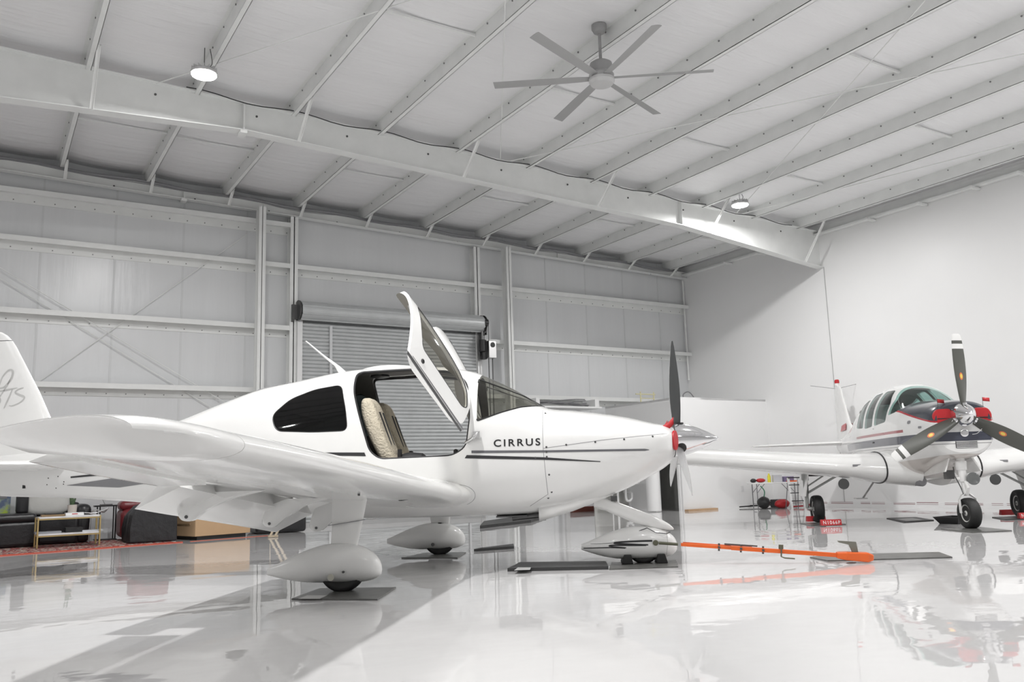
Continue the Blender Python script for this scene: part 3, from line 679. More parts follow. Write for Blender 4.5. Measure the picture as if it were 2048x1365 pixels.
# ---- wings
def wz(y): return .735+.0735*(abs(y)-.7)
LEX = pchip([.4, .7, 2, 3.2, 4.2, 5.0, 5.25, 5.42], [.80, .70, .56, .47, .38, .28, .19, .04])
TEX = pchip([.4, .7, 3.05, 4.2, 5.0, 5.3, 5.42], [-.88, -.88, -.88, -.80, -.69, -.64, -.60])
THK = .155
def wing(s):
    par = empty('wing', (0, 0, 0)); par.parent = air
    b = MB()
    ys = [.38, .7, .76]+[.76+(4.92-.76)*i/14 for i in range(1, 15)]
    def ring(y, s1): return foil_ring(LEX(y), s*y, wz(y), LEX(y)-TEX(y), THK if y > 1 else THK+.02*(1-y), s1, 36, .018)
    b.rings([ring(y, .925) for y in ys if y < 3.33]); b.rings([ring(y, .75) for y in ys if y > 3.0])
    b.rings([ring(y, 1.) for y in (.38, .7, .755)])
    ty = [4.925, 5.0]+[5.05+.37*math.sin(i/11*PI/2) for i in range(12)]
    R = []
    for i, y in enumerate(ty):
        r = ring(y, 1.); e_ = min(1, max(0, (y-5.05)/.36))**1.5; lift = .02*min(1, max(0, (y-4.95)/.4))
        r = [Vector((p.x, p.y, (p.z if q <= 36 else lerp(p.z, r[72-q].z-.004, e_))+lift)) for q, p in enumerate(r)]
        R.append(r)
    b.rings(R)
    o = b.build('wing_panel', paint, par, 35)
    WBV = bvh_of(o)
    for k_, (xx, yy, rr) in enumerate(((.30, 1.55, .022), (.335, 1.57, .019))):
        h_, n_ = surf_cast(WBV, (xx, s*yy, 0), (0, 0, 1))
        if h_:
            q = MB(); q.tube([h_+Vector((rr*math.cos(a), s*rr*math.sin(a), 0)) for a in [2*PI*i/18 for i in range(18)]], .004, 6, closed=True); q.build('inspection_ring', [black, mid_grey][k_], par)
    # aileron
    def surf(name, y0, y1, d, drop_, back, n=6, thick=1.):
        q = MB(); R = []
        for i in range(n+1):
            y = lerp(y0, y1, i/n); c = LEX(y)-TEX(y); r = foil_ring(LEX(y), s*y, wz(y), c, THK, 1., 10, .018, .755)
            hx = LEX(y)-.76*c; hz = wz(y)-.02; ca, sa = math.cos(d), math.sin(d); rr = []
            for p in r:
                dx, dz = p.x-hx, p.z-hz; rr.append(Vector((hx+dx*ca-dz*sa-back, p.y, hz+dz*ca+dx*sa-drop_-(lerp(.09, 0, i/n) if name == 'flap' else 0))))
            R.append(rr)
        q.rings(R); return q.build(name, paint, par, 35)
    surf('aileron', 3.36, 4.9, math.radians(6), .015, .012)
    surf('flap', .78, 3.33, math.radians(31), .02, .2)
    # flap hinge fairings
    for y, dz_, bx in ((2.75, .0, -.95), (1.65, -.03, -.76), (1.0, -.06, -.57)):
        zt = wz(y)-.055; kz = dz_
        poly = [(bx+.55, zt), (bx+.16, zt-.0), (bx-.02, zt-.06), (bx-.07, zt-.15+kz), (bx-.04, zt-.19+kz), (bx+.03, zt-.20+kz), (bx+.13, zt-.12+kz), (bx+.3, zt-.05)]
        q = MB(); R = []
        for w, sc in ((-.04, .9), (-.028, 1.), (.028, 1.), (.04, .9)):
            R.append([Vector((bx+(u-bx)*sc, s*y+w, zt+(v-zt)*sc)) for u, v in round_poly(poly, .03, 3)])
        q.rings(R); f_ = q.build('flap_hinge_fairing', paint, par, 40)
        q = MB(); q.cyl((bx, s*y-.044, zt-.165+kz), (bx, s*y+.044, zt-.165+kz), .012, n=12); q.build('hinge_bolt', dkmetal, f_)
    q = MB(); q.lathe([(-.03, .01), (0, .03), (.05, .035), (.09, .02), (.1, .004)], (TEX(5.3)-.0, s*5.36, wz(5.35)+.03), (-1, 0, 0), 18); q.build('tip_light', black, par)
    q = MB(); c_ = (.36, s*1.75)
    q.box((.2, s*2.55, wz(2.55)-.075), (.01, .012, .05)); q.cyl((.2, s*2.55, wz(2.55)-.1), (.2, s*2.55, wz(2.55)-.075), .009, n=8); q.build('fuel_drain', dkmetal, par)
    return par
wing(-1); wing(1)
# wing-root seam rings on the fuselage
for s in (-1, 1):
    P = []
    for i in range(25):
        a = -.9+2.3*i/24*1.0; x = .62+.17*math.cos(a*1.2); z = .715+.10*math.sin(a*1.2)
        h, nn = surf_cast(BV, (x, s*3, z), (0, -s, 0))
        if h: P.append(h)
    if len(P) > 3: t = MB(); t.tube(P, .0022, 5); t.build('root_seam', mid_grey, air)
# ---- tail
def fin_ring(z, le, te, th): 
    r = foil_ring(0, 0, 0, 1, th, 1, 12, 0.); c = le-te
    return [Vector((le+(p.x)*c, p.z*c, z)) for p in r]
b = MB(); b.rings([fin_ring(z, le, te, .1) for z, le, te in ((1.15, -3.35, -4.75), (1.45, -3.62, -4.72), (1.62, -3.73, -4.70), (1.9, -3.87, -4.72), (2.4, -4.16, -4.78), (2.47, -4.21, -4.79))])
fin = b.build('tail_fin', paint, air, 35)
b = MB(); b.rings([fin_ring(z, le, te, th) for z, le, te, th in ((2.475, -4.215, -4.80, .1), (2.53, -4.27, -4.80, .1), (2.57, -4.34, -4.79, .08), (2.59, -4.46, -4.76, .04))]); b.build('fin_cap', paint, air, 35)
b = MB(); b.rings([fin_ring(z, le, te, .1) for z, le, te in ((2.469, -4.212, -4.79), (2.476, -4.214, -4.79))]); b.v = [(x+.001, y*1.03, z) for x, y, z in b.v]; b.build('cap_seam', black, air, 35)
FB = bvh_of(fin)
logo_m = M('pale_grey_script_paint', (.50, .50, .49), .4)
def stroke(pts, w, s=-1):
    P = cr([Vector((p[0], p[1], 0)) for p in pts], 6); top = []; bot = []
    for i, p in enumerate(P):
        t_ = (P[min(i+1, len(P)-1)]-P[max(i-1, 0)]).normalized(); nn = Vector((-t_.y, t_.x, 0)); k = w*(.35+.65*math.sin(PI*min(1, .08+i/len(P))))
        top.append((p+nn*k)[:2]); bot.append((p-nn*k)[:2])
    q = []; F = []
    for i in range(len(top)): q += [top[i], bot[i]]
    for i in range(len(top)-1): F.append((2*i, 2*i+1, 2*i+3, 2*i+2))
    return decal('script_logo', q, F, FB, s, logo_m, air, off=.003)
# loop, T and S seen on the fin at photo positions, converted to the fin's own plane
def fp(px, py):
    o = AO; X = Vector((math.cos(AH), math.sin(AH), 0)); Y = Vector((-math.sin(AH), math.cos(AH), 0))
    d = CF*FPX+CR*(px-1024)-CU*(py-682.5); t = (o-EYE).dot(Y)/d.dot(Y); q = EYE+d*t-o; return (q.dot(X), q.z)
stroke([fp(*p) for p in ((2, 778), (14, 775), (28, 758), (30, 744), (22, 742), (10, 755), (4, 772))], .011)
stroke([fp(*p) for p in ((0, 800), (12, 784), (24, 764), (30, 748))], .008)
stroke([fp(*p) for p in ((2, 784), (20, 781), (40, 777))], .008)
stroke([fp(*p) for p in ((30, 780), (24, 795), (16, 812), (13, 818))], .009)
stroke([fp(*p) for p in ((52, 777), (42, 780), (36, 786), (44, 791), (54, 796), (46, 806), (30, 813), (24, 812))], .009)
stroke([fp(*p) for p in ((0, 790), (6, 802), (2, 812))], .007)
for s in (-1, 1):
    b = MB(); R = []
    for y, le, te in ((.05, -3.36, -4.45), (.25, -3.42, -4.45), (.9, -3.66, -4.45), (1.7, -3.92, -4.42), (1.88, -4.0, -4.40), (1.94, -4.12, -4.37)):
        R.append([Vector((p.x, s*y, p.z)) for p in foil_ring(le, s*y, 1.135, le-te, .095 if y < 1.9 else .05, 1, 14, 0.)])
    b.rings(R); b.build('tailplane', paint, air, 35)
    t = MB()
    for i in range(16):
        a = 2*PI*i/16; h, nn = surf_cast(BV, (-3.55+.1*math.cos(a), s*3, .96+.06*math.sin(a)), (0, -s, 0))
        if h and i % 3 == 0: t.cyl(h-Vector((0, s*.003, 0)), h+Vector((0, s*.002, 0)), .006, n=8)
    h, nn = surf_cast(BV, (-3.9, s*3, .93), (0, -s, 0)); 
    if h: t.box(h, (.03, .006, .05))
    t.build('access_screws', black, air)
# ---- landing gear
def pant(cx, cy, x0, x1, z0, z1, w, name='wheel_fairing'):
    b = MB(); R = []; L = x1-x0; n = 22
    for i in range(n+1):
        u = i/n; x = x0+L*(1-math.cos(PI*u))/2 if i else x0; t = (x-x0)/L
        top = z1*1.0-(z1-(z0+.12))*((1-t)**1.9)*.62 if t < .62 else z1-(z1-.17)*((t-.62)/.38)**2.6*.92
        top = (.20+(z1-.20)*math.sin(min(1, t/.62)*PI/2)**1.15) if t < .62 else (.17+(z1-.17)*math.sqrt(max(0, 1-((t-.62)/.38)**2.2)))
        bot = (.145-(.145-z0)*math.sin(min(1, t/.45)*PI/2)) if t < .45 else (z0 if t < .8 else z0+(.15-z0)*(1-math.sqrt(max(0, 1-((t-.8)/.2)**2))))
        ww = w*(.10+.9*math.sin(min(1, t/.6)*PI/2)**1.0) if t < .6 else w*math.sqrt(max(.0, 1-((t-.6)/.4)**2.3))
        if i == n: top, bot, ww = .175, .165, .005
        zc = (top+bot)/2; hh = max((top-bot)/2, .004)
        R.append([Vector((x, cy+ww*math.copysign(abs(math.cos(a))**.85, math.cos(a)), zc+hh*math.copysign(abs(math.sin(a))**.85, math.sin(a)))) for a in [2*PI*(j+.5)/28 for j in range(28)]])
    b.rings(R); return b.build(name, paint, air, 45)
def tyre(c, r, w, parent, hub=True, name='wheel', steer=0., flat=False):
    """tyre and hub; flat = straight under an assembly that is itself a part"""
    e = parent
    if not flat: e = empty(name, c, steer); e.parent = parent
    def place(o):
        if flat: o.location = c; o.rotation_euler = (0, 0, steer)
    b = MB(); k = w*.5
    prof = [(-k*.62, r*.55), (-k*.95, r*.72), (-k, r*.84), (-k*.82, r*.94), (-k*.45, r*.99), (0, r), (k*.45, r*.99), (k*.82, r*.94), (k, r*.84), (k*.95, r*.72), (k*.62, r*.55)]
    b.lathe(prof, (0, 0, 0), (0, 1, 0), 40); place(b.build('tyre', rubber, e, 50))
    if hub:
        b = MB(); b.lathe([(-k*.75, .01), (-k*.8, r*.12), (-k*.55, r*.2), (-k*.5, r*.42), (-k*.72, r*.56), (k*.72, r*.56), (k*.5, r*.42), (k*.55, r*.2), (k*.8, r*.12), (k*.75, .01)], (0, 0, 0), (0, 1, 0), 28); place(b.build('hub', M('wheel_hub_white', (.6, .6, .58), .35), e, 40))
        b = MB(); b.cyl((0, -k*.85, 0), (0, k*.85, 0), r*.09, n=12); place(b.build('axle_nut', dkmetal, e))
    return e
def leg(P, name):     # P: list of (centre, chord, thickness)
    b = MB(); R = []
    for c_, ch, th in P:
        r = foil_ring(0, 0, 0, 1, th/ch, 1, 10, 0.); R.append([Vector((c_[0]+(.5+p.x)*ch, c_[1]+p.z*ch, c_[2])) for p in r])
    b.rings(R); return b.build(name, paint, air, 40)
gm = {-1: (-.10, -1.66), 1: (.0, 1.50)}
for s in (-1, 1):
    gx, gy = gm[s]
    if s < 0: pant(gx, gy, gx-.68, gx+.26, .078, .385, .135)
    else: pant(gx, gy, gx-.5, gx+.42, .07, .375, .135)
    wx = gx-.06 if s < 0 else gx+.12
    tyre((wx, gy, .187), .187, .15, air, False)
    leg([((wx+.03, gy+(-s)*.10, wz(1.5)-.05), .30, .08), ((wx+.02, gy-s*.05, .52), .25, .06), ((wx+.01, gy, .36), .22, .05), ((wx+.01, gy, .3), .22, .05)], 'gear_leg')
    t = MB(); t.rings([[Vector((wx+.155*math.cos(a)+.015, gy+.045*math.sin(a)-s*.055, .54+.02*math.cos(a))) for a in [2*PI*i/24 for i in range(24)]], [Vector((wx+.155*math.cos(a)+.015, gy+.045*math.sin(a)-s*.055, .545+.02*math.cos(a))) for a in [2*PI*i/24 for i in range(24)]]]); t.build('leg_seam', mid_grey, air)
    t = MB(); px_ = wx+.04
    t.cyl((px_-.1, gy+s*.135, .13), (px_-.1, gy+s*.139, .13), .026, n=20); t.build('access_plug', M('cream_plug', (.5, .49, .42), .4), air)
    t = MB(); t.cyl((px_+.0, gy+s*.13, .17), (px_+.0, gy+s*.14, .17), .010, n=12); t.cyl((px_-.1, gy-s*.13, .13), (px_-.1, gy-s*.14, .13), .02, n=14); t.build('fastener', dkmetal, air)
# nose gear
pant(2.3, 0, 1.76, 2.69, .05, .36, .145)
tyre((2.36, 0, .165), .165, .13, air, False)
b = MB(); R = []
for x, z, h, w in ((1.9, .60, .05, .05), (2.02, .575, .065, .055), (2.1, .54, .068, .05), (2.3, .455, .072, .045), (2.5, .385, .062, .06), (2.62, .345, .03, .07), (2.66, .325, .01, .05)):
    R.append([Vector((x+.35*h*math.sin(a)*-.0, w*math.copysign(abs(math.cos(a))**.7, math.cos(a)), z+h*math.copysign(abs(math.sin(a))**.7, math.sin(a)))) for a in [2*PI*(i+.5)/20 for i in range(20)]])
b.rings(R); b.build('nose_gear_leg', paint, air, 45)
b = MB(); b.box((1.93, 0, .62), (.1, .08, .06)); b.box((2.1, .0, .63), (.06, .09, .05)); b.build('gear_bracket', dkmetal, air, smooth=0)
t = MB(); t.tube([(2.27, -.105, .30), (2.4, -.105, .345), (2.48, -.115, .30), (2.58, -.11, .285), (2.62, -.09, .30)], .004, 5); t.tube([(2.585, -.1, .305), (2.587, -.135, .2), (2.57, -.12, .09)], .0015, 4); t.build('fairing_seam', black, air)
def pdecal(pts, w):
    b = MB(); Q = []
    for x, z in pts:
        h, nn = surf_cast(PB, (x, -2, z), (0, 1, 0))
        Q.append(Vector((x, 0, z)))
    b2 = cr(Q, 5); V = []; F = []
    for i, p in enumerate(b2):
        d = (b2[min(i+1, len(b2)-1)]-b2[max(i-1, 0)]); d.y = 0; d.normalize(); nn = Vector((-d.z, 0, d.x)); k = w[0]+(w[1]-w[0])*i/len(b2)
        for q in (p+nn*k, p, p-nn*k):
            h, _n = surf_cast(PB, (q.x, -2, q.z), (0, 1, 0)); V.append((h if h else Vector((q.x, -.1, q.z)))+Vector((0, -.003, 0)))
    F = [(3*i+j, 3*i+j+1, 3*i+j+4, 3*i+j+3) for i in range(len(b2)-1) for j in (0, 1)]
    b.add(V, F); b.build('swoosh_stripe', black, air, 0, fix=False)
np_ = [o for o in air.children if o.name.startswith('wheel_fairing')][-1]; PB = bvh_of(np_)
pdecal([(2.44, .225), (2.3, .225), (2.12, .218), (2.08, .208), (2.2, .20), (2.36, .19), (2.40, .188)], (.009, .006))
pdecal([(2.38, .186), (2.2, .188), (2.06, .19), (2.03, .182), (2.12, .172), (2.19, .165)], (.008, .004))
pdecal([(2.18, .163), (2.05, .168), (1.9, .165), (1.78, .162)], (.006, .004))
pdecal([(2.08, .212), (1.95, .205), (1.85, .203)], (.002, .001))
# cowl outlet lip and exhaust
b = MB(); R = []
for x, zb, w in ((2.12, FT[1](2.12)+.004, .10), (2.0, FT[1](2.0)-.004, .2), (1.9, .60, .26), (1.7, .53, .31), (1.5, .475, .33), (1.37, .44, .33)):
    R.append([Vector((x, -w, max(FT[1](x)+.06, zb+.05))), Vector((x, -w*.96, zb+.04)), Vector((x, -w*.8, zb)), Vector((x, w*.8, zb)), Vector((x, w*.96, zb+.04)), Vector((x, w, max(FT[1](x)+.06, zb+.05)))])
b.rings(R, loop=False, cap0=False, cap1=False); o = b.build('cowl_lip', paint, air, 50); md = o.modifiers.new('s', 'SOLIDIFY'); md.thickness = .006
b = MB(); b.tube([(1.42, -.12, .5), (1.1, -.12, .475)], .03, 14); b.bb((.95, -.2, .485), (1.25, .2, .50)); b.build('exhaust_tray', dkmetal, air)
# ---- propeller
prop = empty('propeller', (2.705, 0, 1.185)); prop.parent = air
b = MB(); b.lathe([(.015, .165), (.06, .163), (.15, .145), (.25, .112), (.35, .066), (.42, .026), (.452, .006), (.455, .0005)], (0, 0, 0), (1, 0, 0), 48); b.build('spinner', chrome, prop, 60)
b = MB(); b.lathe([(0, .172), (.012, .172)], (0, 0, 0), (1, 0, 0), 48); b.build('back_plate', dkmetal, prop)
silver = M('worn_silver_blade_face', (.55, .55, .55), .25, metal=.7)
bladem = M('dark_grey_blade_paint', (.045, .047, .048), .38)
def blade(parent, ang, R0, length, chord, mat, tw0=62, tw1=18, x=.06, seg=16, tipw=.3, thick=.11, bands=None, rake=0., faces=False):
    b = MB(); RR = []
    T = Matrix.Rotation(ang, 3, 'X')
    for i in range(seg+1):
        u = i/seg; r = lerp(R0, length, u)
        c = chord*(.55+.45*math.sin(min(1, u/.45)*PI/2)) if u < .45 else chord*(1-(1-tipw)*((u-.45)/.55)**1.8)
        if u > .95: c *= .72 if i == seg else .95
        tw = math.radians(lerp(tw0, tw1, u**.7))
        th = lerp(.30, .07, min(1, u*2.2)); ring = []
        for p in foil_ring(0, 0, 0, 1, th, 1, 8, .03):
            a_, z_ = (p.x+.45)*c, p.z*c
            ring.append(T @ Vector((x+rake*r+a_*math.sin(tw)+z_*math.cos(tw), -(a_*math.cos(tw))+z_*math.sin(tw), r)))
        RR.append(ring)
    b.rings(RR)
    if bands:
        n = len(RR[0])
        for q, f_ in enumerate(b.f):
            if len(f_) != 4: b.m[q] = 1 if f_[0] > n else 0; continue
            k = f_[0]//n; r = lerp(R0, length, (k+.5)/seg)
            for (r0, r1) in bands:
                if r0 < r < r1: b.m[q] = 1
    if faces:
        n = len(RR[0])
        for q, f_ in enumerate(b.f):
            if len(f_) == 4 and (min(f_) % n) < n//2: b.m[q] = 1
    return b.build('propeller_blade', mat, parent, 50)
for k, a in enumerate((2, 122, -118)):
    blade(prop, math.radians(a), .12, .985, .14, [bladem, silver], tw0=58, tw1=30, x=.05, tipw=.22, faces=True)
    cu = MB(); d = Matrix.Rotation(math.radians(a), 3, 'X') @ Vector((0, 0, 1))
    cu.cyl(Vector((.065, 0, 0))+d*.1, Vector((.065, 0, 0))+d*.168, .052, .05, 20); cu.build('blade_root_cuff', black, prop)
for s in (-1, 1):
    b = MB(); b.lathe([(0, .0), (0, .07), (.018, .07), (.022, .06), (.022, 0)], (0, 0, 0), (1, 0, 0), 20); b.v = [(x, y*1.0, z*1.35) for x, y, z in b.v]
    e = b.build('engine_inlet_plug', red); e.matrix_world = air.matrix_basis @ Matrix.Translation((2.69, s*.27, 1.17)) @ Matrix.Rotation(s*math.radians(25), 4, 'Z')
    e['label'] = ('flagged red inlet plug behind the pointed spinner, on the side facing the camera' if s < 0 else 'flagged red inlet plug behind the pointed spinner, on its hidden side'); e['category'] = 'engine plug'
    f = MB(); f.tube([(.01, 0, .08), (.012, 0, .22)], .003, 5); o = f.build('flag_pole', dkmetal, e)
    f = MB(); V = []
    for i in range(7):
        u = i/6; V += [(.005-.02*u, -.09*u+.0, .225-.05*u-.03*math.sin(u*2)), (.005-.02*u, -.09*u, .155-.055*u-.02*math.sin(u*3))]
    f.add([(a_+b_*.9 if True else a_, b_*.25, c_) for a_, b_, c_ in V], [(2*i, 2*i+1, 2*i+3, 2*i+2) for i in range(6)]); o = f.build('flag', red, e, 60); md = o.modifiers.new('s', 'SOLIDIFY'); md.thickness = .002
air.location = AO
# ================================================================== SECOND AIRCRAFT (navy, white and red)
BO = Vector((12.68, 8.37, 0)); BH = math.radians(-130)
bz = empty('light_aircraft', BO, BH, 'white aircraft with navy cowling and red pinstripe, parked nose-on by the bare wall', 'airplane')
TB = [ # x, top, bottom, halfwidth, zc, nu, nl
 (2.24, 1.66, 1.01, .36, 1.36, 2.6, 2.4), (2.20, 1.69, .975, .395, 1.36, 2.6, 2.4), (2.08, 1.715, .94, .425, 1.36, 2.6, 2.4), (1.8, 1.745, .90, .465, 1.35, 2.5, 2.4), (1.4, 1.775, .83, .515, 1.33, 2.5, 2.5),
 (1.12, 1.80, .73, .545, 1.32, 2.5, 2.6), (.95, 1.90, .69, .555, 1.32, 2.4, 2.6), (.7, 2.02, .65, .565, 1.32, 2.4, 2.8), (.3, 2.12, .625, .57, 1.32, 2.35, 2.8), (-.2, 2.155, .62, .57, 1.32, 2.3, 2.8), (-.8, 2.15, .63, .565, 1.32, 2.3, 2.8),
 (-1.4, 2.08, .68, .53, 1.32, 2.2, 2.6), (-2.0, 1.93, .78, .455, 1.32, 2.2, 2.4), (-2.7, 1.75, .87, .355, 1.32, 2.1, 2.2), (-3.5, 1.60, .98, .25, 1.31, 2.1, 2.1), (-4.3, 1.50, 1.09, .15, 1.31, 2.0, 2.0), (-5.1, 1.43, 1.20, .06, 1.31, 2, 2), (-5.3, 1.38, 1.26, .015, 1.31, 2, 2)]
TB.sort(); FB2 = [pchip([t[0] for t in TB], [t[i] for t in TB]) for i in range(1, 7)]
# livery by height and station on the body itself
def livery():
    m = bpy.data.materials.new('navy_white_red_livery'); m.use_nodes = True; nt = m.node_tree; N = nt.nodes; L = nt.links; bs = N['Principled BSDF']
    bs.inputs['Roughness'].default_value = .2; bs.inputs['Coat Weight'].default_value = .6; bs.inputs['Coat Roughness'].default_value = .05
    tc = N.new('ShaderNodeTexCoord'); sp = N.new('ShaderNodeSeparateXYZ'); L.new(tc.outputs['Object'], sp.inputs[0])
    def mth(op, a, b=None):
        n = N.new('ShaderNodeMath'); n.operation = op
        for i, q in enumerate((a, b)):
            if q is None: continue
            if isinstance(q, (int, float)): n.inputs[i].default_value = q
            else: L.new(q, n.inputs[i])
        return n.outputs[0]
    X, Z = sp.outputs[0], sp.outputs[2]
    def between(v, a, b): return mth('MULTIPLY', mth('GREATER_THAN', v, a), mth('LESS_THAN', v, b))
    zl = mth('ADD', Z, mth('MULTIPLY', X, .19))                # slopes down towards the nose
    top = mth('MULTIPLY', mth('GREATER_THAN', zl, 1.868), mth('GREATER_THAN', X, .78))
    pin = mth('MULTIPLY', between(zl, 1.845, 1.868), mth('GREATER_THAN', X, .86))
    band = mth('MULTIPLY', between(Z, 1.165, 1.285), mth('GREATER_THAN', X, -3))
    zr = mth('ADD', Z, mth('MULTIPLY', mth('ABSOLUTE', mth('SUBTRACT', X, .1)), .012))
    mar = mth('MULTIPLY', between(Z, 1.335, 1.375), between(X, -1.3, 1.35))
    pin2 = between(Z, 1.125, 1.135)
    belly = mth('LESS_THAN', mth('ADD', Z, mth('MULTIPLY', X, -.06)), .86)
    col = None; prev = None
    base = N.new('ShaderNodeRGB'); base.outputs[0].default_value = (.78, .78, .77, 1); prev = base.outputs[0]
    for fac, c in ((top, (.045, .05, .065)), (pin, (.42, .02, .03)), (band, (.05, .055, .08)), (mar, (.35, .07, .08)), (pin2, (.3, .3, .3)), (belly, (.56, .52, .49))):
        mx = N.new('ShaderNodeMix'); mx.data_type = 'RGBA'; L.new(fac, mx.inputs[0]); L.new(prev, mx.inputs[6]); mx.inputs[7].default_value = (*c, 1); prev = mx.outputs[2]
    L.new(prev, bs.inputs['Base Color']); return m
liv = livery()
binner = M('cabin_pale_liner', (.25, .25, .24), .7)
m3 = [liv, binner, paint]
def fus2(x0, x1, off, mi=0, step=.05, mats=None):
    return fus_body(x0, x1, off, step, mi, FB2, 'tmp', mats or m3)
fb_ = fus2(-5.3, 2.24, 0); h = fus2(-1.9, 1.1, .03, 1); cut(fb_, h); drop(h)
BW = [round_poly(p, .06, 5) for p in (
 [(.62, 1.53), (.66, 1.80), (.42, 2.03), (.02, 2.04), (-.02, 1.50)],
 [(-.12, 1.50), (-.11, 2.04), (-.55, 2.03), (-.62, 1.48)],
 [(-.72, 1.50), (-.70, 1.98), (-1.15, 1.90), (-1.28, 1.52)])]
BWS = round_poly([(.70, 1.62), (.95, 1.655), (1.16, 1.775), (1.4, 1.85), (1.0, 2.3), (.50, 2.3), (.48, 2.085), (.72, 1.85)], .04, 4)
for P in BW+[BWS]:
    c = prism_obj(P, -1.2, 1.2); cut(fb_, c); drop(c)
fb_.name = 'fuselage'; fb_.data.name = 'fuselage'; fb_.parent = bz; shade(fb_.data, 28)
tmp = fus2(-5.3, 2.24, 0); BVB = bvh_of(tmp); drop(tmp)
gg = glass('green_tinted_glass', (.76, .87, .85))
def skin2(poly, y0, y1, name):
    a = fus2(-1.6, 1.5, .004, step=.04, mats=[gg]); b_ = fus2(-1.65, 1.55, .010, step=.04, mats=[gg]); cut(a, b_); drop(b_)
    c = prism_obj(poly, y0, y1, 0, 1); cut(a, c, 'INTERSECT'); drop(c); a.name = name; a.parent = bz; shade(a.data, 28); return a
for P in BW:
    for y0, y1 in ((-1.2, 0), (0, 1.2)): skin2(P, y0, y1, 'side_window')
skin2(BWS, -1.2, 1.2, 'windscreen')
t = MB(); t.bb((-1.6, -.45, .95), (1.0, .45, 1.0)); t.build('cabin_floor', binner, bz, smooth=0)
t = MB(); t.rings([[Vector((x, -.46, z-.12)), Vector((x, -.3, z)), Vector((x, .3, z)), Vector((x, .46, z-.12)), Vector((x, .46, 1.2)), Vector((x, -.46, 1.2))] for x, z in ((.62, 1.55), (.66, 1.66), (1.0, 1.72))]); t.build('instrument_panel', blackmat, bz, 40)
for s in (-1, 1):
    for x in (.1, -.95):
        st = empty('seat', (0, 0, 0)); st.parent = bz
        t = MB(); t.box((x-.22, s*.25, 1.45), (.12, .42, .8), Matrix.Rotation(-.2, 3, 'Y')); t.build('backrest', binner, st, bevel=.04)
        t = MB(); t.box((x, s*.25, 1.12), (.45, .42, .16)); t.build('cushion', binner, st, bevel=.04)
# inlets with red plugs
for s in (-1, 1):
    poly = round_poly([(.13, 1.43), (.34, 1.40), (.385, 1.50), (.33, 1.60), (.14, 1.60)], .05, 4)
    R = []
    for w, k in ((-.05, 1.), (.0, 1.), (.006, .94)):
        ring = []
        for u, v in poly:
            uu = .25+(u-.25)*k; vv = 1.50+(v-1.50)*k; ring.append(Vector((2.25+w-.4*max(0, uu-.2)**1.6, s*uu, vv)))
        R.append(ring)
    b = MB(); b.rings(R); e = b.build('engine_inlet_plug', red, smooth=20); e.matrix_world = bz.matrix_basis
    e['label'] = 'flagged red plug in the navy cowling inlet, ' + ('doorway side of the short spinner' if s < 0 else 'outer side of the short spinner'); e['category'] = 'engine plug'
    f = MB(); f.tube([(2.22, s*.28, 1.56), (2.2, s*.29, 1.74)], .003, 5); f.build('flag_pole', dkmetal, e)
    f = MB(); f.add([(2.2, s*.29+(-s)*0, 1.74), (2.2, s*.29, 1.69), (2.17, s*.29+.1, 1.68), (2.17, s*.29+.1, 1.73)], [(0, 1, 2, 3)]); o = f.build('flag', red, e); md = o.modifiers.new('s', 'SOLIDIFY'); md.thickness = .003
    f = MB(); f.tube([(2.25, s*.16, 1.47), (2.24, s*.32, 1.47)], .008, 6); f.build('strap', black, e)
t = MB()
for i in range(5): t.bb((2.13, -.12, 1.075+i*.019), (2.256, .14, 1.083+i*.019))
t.build('cowl_grille', paint, bz, smooth=0)
t = MB(); t.bb((2.14, -.125, 1.07), (2.248, .145, 1.162)); t.build('grille_opening', black, bz, smooth=0)
t = MB(); t.lathe([(0, .055), (.03, .052), (.035, .04), (.03, .0)], (2.22, 0, 1.27), (1, 0, 0), 24); t.build('landing_light', chrome, bz)
def surf_patch(x, z, w, h_, mat, name):
    decal(name, round_poly([(x-w, z-h_), (x+w, z-h_), (x+w, z+h_), (x-w, z+h_)], min(w, h_)*.8, 4), [tuple(range(20))], BVB, -1, mat, bz, off=.004)
surf_patch(1.55, 1.47, .05, .022, mid_grey, 'cowl_vent'); surf_patch(1.9, 1.38, .05, .015, mid_grey, 'cowl_vent'); surf_patch(-.1, 1.24, .05, .012, black, 'door_handle'); surf_patch(-.05, 1.46, .03, .008, alu, 'door_latch')
